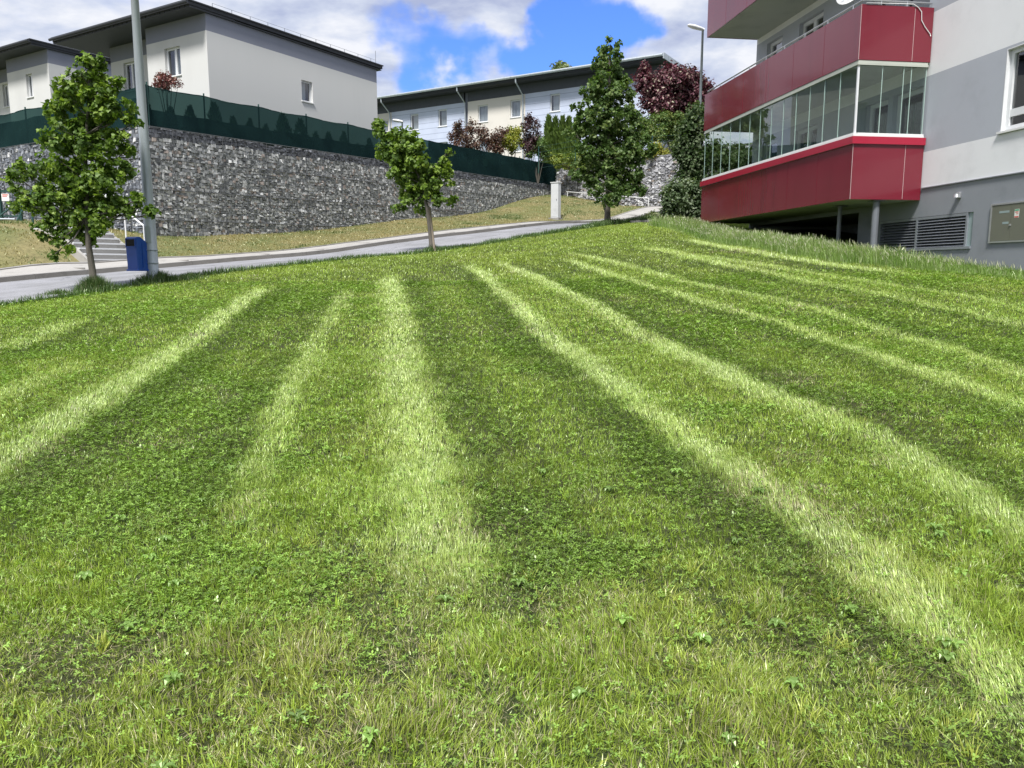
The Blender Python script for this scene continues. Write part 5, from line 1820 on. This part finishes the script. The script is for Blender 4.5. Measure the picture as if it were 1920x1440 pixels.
def lawn_layer(nm2, ya, yb, seed, wid, hmul, five):
    x, y, R = lawn_points(nm2, ya, yb, seed)
    rough = fld(NEARR, x, y)
    x2, y2 = clumpy(x, y, R, .09, .55)
    tm = R.random(len(x)) < .45
    x = np.where(tm, x2, x); y = np.where(tm, y2, y)
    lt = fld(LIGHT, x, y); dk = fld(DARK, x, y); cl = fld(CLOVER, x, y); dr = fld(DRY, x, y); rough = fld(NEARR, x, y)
    keep = R.random(len(x)) < (1-.35*cl-.25*dr)
    x, y, lt, dk, cl, dr, rough = [q[keep] for q in (x, y, lt, dk, cl, dr, rough)]
    nB = len(x)
    n1 = fbm(x*6, y*6, 51, 2); n2 = fbm(x*1.3, y*1.3, 52, 3)
    h = (.022+.016*R.random(nB)+.008*n1)*(1+.40*lt-.25*dk+.30*rough*n1*1.3)*hmul
    h = np.where(R.random(nB) < .03, h*1.6, h)
    w = wid*R.uniform(.7, 1.3, nB)
    # blades lie over along the mowing direction in the pale tracks, at random elsewhere
    an = R.uniform(0, 2*np.pi, nB)
    # tufts share a lean
    ta = vnoise(x*5, y*5, 61)*12
    bx = np.cos(an)*.55+np.cos(ta)*.40; by = np.sin(an)*.55+np.sin(ta)*.40
    sg = lt*1.0-dk*.6
    bx = bx*(1-.7*lt)+D1[0]*.65*sg; by = by*(1-.7*lt)+D1[1]*.65*sg
    l = h*R.uniform(.5, 1.15, nB)*(1+.5*rough*R.random(nB))
    lx, ly = bx*l, by*l
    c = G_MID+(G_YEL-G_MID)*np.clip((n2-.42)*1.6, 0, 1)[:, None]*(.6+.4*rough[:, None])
    c = c+(G_DK-c)*np.clip(dk*.50*(.5+.9*n1)+cl*.24, 0, 1)[:, None]  # dark lay of the mown blades put into the colour, plus clover
    c = c+(G_LT-c)*np.clip(lt*.56, 0, 1)[:, None]  # pale uncut grass, with the sheen of bent blades added to its colour
    c = c*(.86+.28*fbm(x*.9, y*.9, 57, 3))[:, None]
    c = c+(G_YEL*1.12-c)*(rough*.32*np.clip(n1*1.4-.2, 0, 1))[:, None]
    pt_ = fbm(x*2.7+5, y*2.7, 66, 3)
    c = c*(1-.28*sm((pt_-.55)/.10)*(.35+.65*rough))[:, None]
    h = h*(1+.45*rough*sm((.42-pt_)/.12))*(1-.3*rough*sm((pt_-.5)/.1))
    pick = R.random(nB)
    tan_m = pick < (.02+.55*dr+.07*rough)
    c = np.where(tan_m[:, None], G_TAN*R.uniform(.6, 1.1, nB)[:, None], c)
    ltm = (pick > .93)
    c = np.where(ltm[:, None], c*.5+G_LT*.55, c)
    c = c*(R.uniform(.45, 1.25, nB)+(R.random(nB) < .10)*.6)[:, None]  # random brightness paints in sparkle and shadow contrast between blades
    az = R.uniform(0, 2*np.pi, nB)
    # pale tracks show the flat of the blade
    az = np.where(R.random(nB) < lt*.75, R.normal(0, .5, nB), az)
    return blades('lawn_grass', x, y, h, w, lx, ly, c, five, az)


def lawn():
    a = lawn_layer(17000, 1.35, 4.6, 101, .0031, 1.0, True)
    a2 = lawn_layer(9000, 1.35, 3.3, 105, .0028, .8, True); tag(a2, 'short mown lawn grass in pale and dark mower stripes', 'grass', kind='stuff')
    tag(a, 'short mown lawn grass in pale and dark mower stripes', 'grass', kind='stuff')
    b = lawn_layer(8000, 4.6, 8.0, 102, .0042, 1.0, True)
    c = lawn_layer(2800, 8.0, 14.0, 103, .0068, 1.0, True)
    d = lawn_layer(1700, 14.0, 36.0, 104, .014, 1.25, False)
    for o in (b, c, d): tag(o, 'short mown lawn grass in pale and dark mower stripes', 'grass', kind='stuff')

    # clover: little three-part leaves held over the turf
    Vs, Cs = [], []
    for nm2, ya, yb, sz, sd in ((7000, 1.35, 4.6, .0060, 201), (3600, 4.6, 8.0, .0078, 202), (1200, 8.0, 14, .0115, 203)):
        x, y, R = lawn_points(nm2, ya, yb, sd)
        cl = fld(CLOVER, x, y); n3 = fbm(x*3.5, y*3.5, 63, 2)
        k = R.random(len(x)) < np.clip(cl*1.2*(n3*1.7), .20, 1)
        x, y = x[k], y[k]; nB = len(x)
        z = H(x, y)+R.uniform(.014, .042, nB)
        a0 = R.uniform(0, 2*np.pi, nB)
        s = sz*R.uniform(.7, 1.5, nB)
        tx, ty = R.normal(0, .35, nB), R.normal(0, .35, nB)-.15
        bc = G_CLV*(R.uniform(.5, 1.5, nB)*(1-.35*fld(DARK, x, y)))[:, None]+np.array([.02, .03, .0])*(R.random(nB) < .25)[:, None]*2  # wide brightness spread stands in for shadow contrast among the leaves
        ctr = np.stack([x, y, z], 1)
        for j in range(3):
            an = a0+j*2.094
            def p(r, o_):
                dx, dy = np.cos(an+o_)*r*s, np.sin(an+o_)*r*s
                return np.stack([x+dx, y+dy, z+dx*tx+dy*ty+.15*r*s], 1)
            Vs.append(np.stack([ctr, p(1.0, -.55), p(1.55, 0), p(1.0, .55)], 1).reshape(-1, 3))
            Cs.append(np.repeat(bc, 4, 0))
    V = np.concatenate(Vs); nq = len(V)//4
    f = np.arange(nq*4).reshape(-1, 4)
    o = mesh_np('clover', V, f, M['grass'], colr=np.concatenate(Cs))
    tag(o, 'patches of small clover leaves growing through the lawn', 'clover', kind='stuff')

    # straw and dead thatch lying flat
    x, y, R = lawn_points(800, 1.35, 9.0, 301)
    dr = fld(DRY, x, y)*.8+fld(NEARR, x, y)*.10
    k = R.random(len(x)) < np.clip(dr, .03, 1)
    x, y = x[k], y[k]; nB = len(x)
    an = R.uniform(0, 6.28, nB); l = R.uniform(.02, .07, nB)
    c = G_TAN*R.uniform(.5, 1.3, nB)[:, None]
    o = blades('dry_thatch', x, y, l*.5+.012, np.full(nB, .0022), np.cos(an)*l, np.sin(an)*l, c, True, an+1.57, z=H(x, y)+R.uniform(.008, .03, nB), bend=.5)
    tag(o, 'dry straw and dead thatch lying in the lawn', 'thatch', kind='stuff')
    # broad-leaved weeds: flat rosettes of plantain and dandelion
    x, y, R = lawn_points(4.0, 1.8, 4.6, 305)
    k = R.random(len(x)) < .35+.65*fld(NEARR, x, y); x, y = x[k], y[k]
    VV, FF, CC = [], [], []; vi = 0
    for i in range(len(x)):
        nl = R.integers(5, 9); a0 = R.uniform(0, 6.28); bc_ = np.array([.20, .33, .07])*R.uniform(.6, 1.3)
        for j in range(nl):
            an = a0+6.283*j/nl+R.normal(0, .2); L_ = R.uniform(.022, .048); W_ = L_*R.uniform(.16, .3)
            d_ = np.array([math.cos(an), math.sin(an)]); p_ = np.array([-d_[1], d_[0]]); z0 = float(H(x[i], y[i]))+.02
            rows = [(0, .15, 0), (.35, .8, .016), (.7, 1.0, .018), (1.0, .1, .006)]
            for (t, w_, zz) in rows:
                for s_ in (-1, 0, 1):
                    q = np.array([x[i], y[i]])+d_*L_*t+p_*W_*w_*s_
                    VV.append((q[0], q[1], z0+zz+(.004 if s_ else 0)))
            for a_ in range(3):
                for b_ in range(2):
                    o_ = vi+a_*3+b_; FF.append((o_, o_+1, o_+4, o_+3))
            vi += 12; CC += [bc_*R.uniform(.8, 1.2)]*12
    o = mesh_np('broadleaf_weeds', VV, np.array(FF), M['grass'], colr=np.array(CC))
    tag(o, 'flat broad-leaved weed rosettes scattered through the near lawn', 'weeds', kind='stuff')
    # longer tufts close to the camera and a few seed stalks
    x, y, R = lawn_points(22, 1.35, 5.2, 302)
    rg = fld(NEARR, x, y)
    k = R.random(len(x)) < rg*.9+.04
    x, y = x[k], y[k]
    nT = len(x); m_ = 34
    X = np.repeat(x, m_)+R.normal(0, .018, nT*m_); Yy = np.repeat(y, m_)+R.normal(0, .018, nT*m_)
    dxx = X-np.repeat(x, m_); dyy = Yy-np.repeat(y, m_)
    hh = R.uniform(.03, .068, nT*m_)*np.repeat(R.uniform(.7, 1.15, nT), m_)
    tl = np.repeat(R.normal(0, .3, (nT, 2)), m_, 0)
    lx = dxx*1.6+tl[:, 0]*hh+R.normal(0, .2, nT*m_)*hh; ly = dyy*1.6+tl[:, 1]*hh+R.normal(0, .2, nT*m_)*hh
    tc_ = np.repeat(np.where((R.random(nT) < .5)[:, None], G_YEL*1.1, G_MID*1.15), m_, 0)*R.uniform(.75, 1.3, nT*m_)[:, None]
    o = blades('grass_tufts', X, Yy, hh, np.full(len(X), .0042), lx, ly, tc_, True)
    tag(o, 'longer grass tufts in the foreground turf', 'grass', kind='stuff')


lawn()


# ------------------------------------------------------------------ unmown grass along the building
def tall_grass():
    R = np.random.default_rng(401)
    edge = np.array([ground_hit(px, py)[:2] for px, py in ((1240, 428), (1285, 441), (1350, 459), (1475, 481), (1565, 495), (1640, 502), (1740, 512), (1830, 520), (1925, 532), (2100, 552))])
    n0 = 150000
    k = R.uniform(-9, 9.3, n0); m_ = R.uniform(-4.6, .05, n0)
    x = FO[0]+D1[0]*k+D2[0]*m_; y = FO[1]+D1[1]*k+D2[1]*m_
    dd, al = seg_dist(x, y, edge)
    dd = dd*1.0
    # inside = on the building side of the edge
    inside = (dd > 0) & (m_ < -.02)
    x, y, dd, m_, k = x[inside], y[inside], dd[inside], m_[inside], k[inside]
    dens = .35+.65*sm(dd/.35)
    kp = R.random(len(x)) < dens*(.55+.6*fbm(x*1.5, y*1.5, 71))
    x, y, dd, m_, k = x[kp], y[kp], dd[kp], m_[kp], k[kp]
    nB = len(x)
    near = sm((k+4.6)/2.6)                                   # shorter towards the camera end of the wall
    under = sm((-m_-.0)/.9)
    h = (.08+.26*sm(dd/.45))*(1-.8*sm((dd-.8)/1.0))*(.40+.60*near)*R.uniform(.6, 1.25, nB)*(.7+.5*fbm(x*2, y*2, 72))*(.6+.4*under)
    ang = R.normal(0, 1, (nB, 2))
    lx = h*(ang[:, 0]*.20-.14); ly = h*(ang[:, 1]*.20-.10)
    n2 = fbm(x*1.6, y*1.6, 73)
    c = np.array([.15, .27, .05])+(np.array([.30, .42, .12])-np.array([.15, .27, .05]))*np.clip(n2*1.5-.3, 0, 1)[:, None]
    c = np.where((R.random(nB) < .16)[:, None], np.array([.46, .52, .28]), c)*R.uniform(.7, 1.25, nB)[:, None]
    w = R.uniform(.006, .012, nB)
    o = blades('tall_grass', x, y, h, w, lx, ly, c, True, bend=.3)
    tag(o, 'tall unmown grass with pale tips along the apartment block', 'grass', kind='stuff')
    # seed heads
    s = (R.random(nB) < .20) & (h > .17)
    xs, ys, hs = x[s], y[s], h[s]
    lx, ly = lx[s], ly[s]; tz = np.sqrt(hs*hs-(lx*lx+ly*ly)*.8)
    o = blades('seed_heads', xs+lx*.8, ys+ly*.8, np.full(len(xs), .08), np.full(len(xs), .012), lx*.5-.01, ly*.5, np.tile(np.array([.58, .58, .42]), (len(xs), 1))*R.uniform(.75, 1.2, len(xs))[:, None], True, z=H(xs, ys)+tz*.8, bend=.5)
    tag(o, 'pale seed heads standing over the tall grass', 'grass', kind='stuff')

    # ragged fringe where the lawn meets the road
    n0 = 30000
    i = R.integers(0, len(RC)-1, n0); t = R.random(n0)
    b = RC[i]+(RC[i+1]-RC[i])*t[:, None]; off = -np.abs(R.normal(0, .16, n0))+.03
    x = b[:, 0]+RP[i, 0]*off; y = b[:, 1]+RP[i, 1]*off
    kp = (y > 9) & (y < 36)
    x, y = x[kp], y[kp]; nB = len(x)
    far = sm((y-24)/5)
    h = (.06+.10*R.random(nB))*(.5+.9*fbm(x*1.7, y*1.7, 81))*(1+.9*far)
    c = np.array([.075, .135, .032])*R.uniform(.6, 1.5, nB)[:, None]
    o = blades('edge_grass', x, y, h, R.uniform(.008, .016, nB), R.normal(0, .35, nB)*h, R.normal(0, .35, nB)*h, c, True)
    tag(o, 'ragged uncut grass fringe where the lawn meets the road', 'grass', kind='stuff')

    # clumps round the tree and lamp post feet
    X, Y_, Hh = [], [], []
    for (cx, cy, r, n_, hm) in ((b1[0], b1[1], .30, 2600, .30), (pl[0]+.05, pl[1], .38, 2200, .24), (pl[0]+.6, pl[1]+.2, .3, 700, .16), (b2_[0], b2_[1], .20, 1100, .20), (b3_[0], b3_[1], .35, 1100, .26), (b1[0]-.5, b1[1]-.3, .3, 600, .12)):
        rr_ = np.abs(R.normal(0, .5, n_))*r; an = R.uniform(0, 6.28, n_)
        X.append(cx+rr_*np.cos(an)*1.3); Y_.append(cy+rr_*np.sin(an)); Hh.append(hm*np.exp(-(rr_/r)**2*.7)*R.uniform(.5, 1.2, n_))
    x = np.concatenate(X); y = np.concatenate(Y_); h = np.concatenate(Hh); nB = len(x)
    c = np.array([.062, .115, .030])*R.uniform(.6, 1.5, nB)[:, None]
    c = np.where((R.random(nB) < .12)[:, None], np.array([.26, .28, .15]), c)
    o = blades('foot_grass', x, y, h, R.uniform(.006, .012, nB), R.normal(0, .3, nB)*h, R.normal(0, .3, nB)*h, c, True)
    tag(o, 'long grass clumps left round the tree trunks and lamp post', 'grass', kind='stuff')

    # dry bank across the road
    n0 = 170000
    i = R.integers(8, len(RC)-1, n0); t = R.random(n0); off = RW+PW+.1+R.uniform(0, 1, n0)*16
    b = RC[i]+(RC[i+1]-RC[i])*t[:, None]
    x = b[:, 0]+RP[i, 0]*off; y = b[:, 1]+RP[i, 1]*off
    a_, b_ = wall1_side(x, y)
    w2 = (x-Q0[0])*W2N[0]+(y-Q0[1])*W2N[1]
    kp = (y > 10) & ~((a_ > -.05) & (b_ > -.08)) & (w2 > .02) & (x > -24)
    # keep the stairs clear
    sx0 = np.array([p for p in (RC+RP*(RW+PW)) if p[1] > 5])
    r_ = np.arctan2(x, y)
    sd_, sal = seg_dist(x, y, RC)
    pa = RC+RP*(RW+PW+.07)
    def at_px(px):
        r = ray(px, 500); r = r/r[1]
        ii = np.argmin(np.abs(pa[:, 0]-r[0]*pa[:, 1])+np.where(pa[:, 1] < 5, 99, 0)); return pa[ii]
    A0, A1 = at_px(164), at_px(268); dv = unit(A1-A0); nv = np.array([-dv[1], dv[0]]); wv = np.linalg.norm(A1-A0)
    kk = (x-A0[0])*dv[0]+(y-A0[1])*dv[1]; mm = (x-A0[0])*nv[0]+(y-A0[1])*nv[1]
    kp &= ~((kk > -.08) & (kk < wv+.08) & (mm > -.1) & (mm < 3.6))
    kp &= ~((kk < -.1) & (kk > -3) & (mm > 2.6) & (mm < 3.6) & (fbm(x, y, 5) > .45))
    x, y = x[kp], y[kp]; nB = len(x)
    sd2, _ = seg_dist(x, y, RC)
    n2 = fbm(x*.6, y*.6, 84, 3)*.6+fbm(x*3.2, y*3.2, 85, 2)*.4
    c1 = np.array([.10, .14, .040]); c2 = np.array([.34, .285, .125])
    # greener near the wall foot
    c = c1+(c2-c1)*sm((n2-.36)/.22)[:, None]
    c = c*R.uniform(.7, 1.3, nB)[:, None]
    h = R.uniform(.03, .075, nB)*(1+.9*sm((.42-n2)/.1))
    o = blades('verge_grass', x, y, h, R.uniform(.014, .028, nB), R.normal(0, .5, nB)*h, R.normal(0, .5, nB)*h, c, True)
    tag(o, 'dry yellowish verge grass on the bank below the gabion wall', 'grass', kind='stuff')

    # daisies in the rough by the wall
    ds = [(1732, 485), (1762, 492), (1786, 488), (1800, 501), (1812, 503), (1825, 503), (1842, 508), (1846, 505), (1851, 507), (1780, 500)]
    mbp = None
    for i, (px, py) in enumerate(ds):
        g = ground_hit(px, py+6)
        z = g[2]+.13
        root = empty('daisy', (g[0], g[1], g[2]), 'small white daisy in the long grass near the meter cabinet', 'flower', 'daisies in the long grass')
        m1 = MB(); m1.tube([(g[0], g[1], g[2]), (g[0], g[1], z)], .002, 4); m1.build('stem', M['greenpost'], root)
        m2 = MB()
        for j in range(8):
            a0 = 6.283*j/8
            m2.quad((g[0], g[1], z), (g[0]+.022*math.cos(a0-.3), g[1]+.022*math.sin(a0-.3), z+.004), (g[0]+.028*math.cos(a0), g[1]+.028*math.sin(a0), z+.002), (g[0]+.022*math.cos(a0+.3), g[1]+.022*math.sin(a0+.3), z+.004))
        m2.build('petals', M['daisy'], root)


tall_grass()
print('tris', sum(len(o.data.polygons) for o in scene.objects if o.type == 'MESH'))
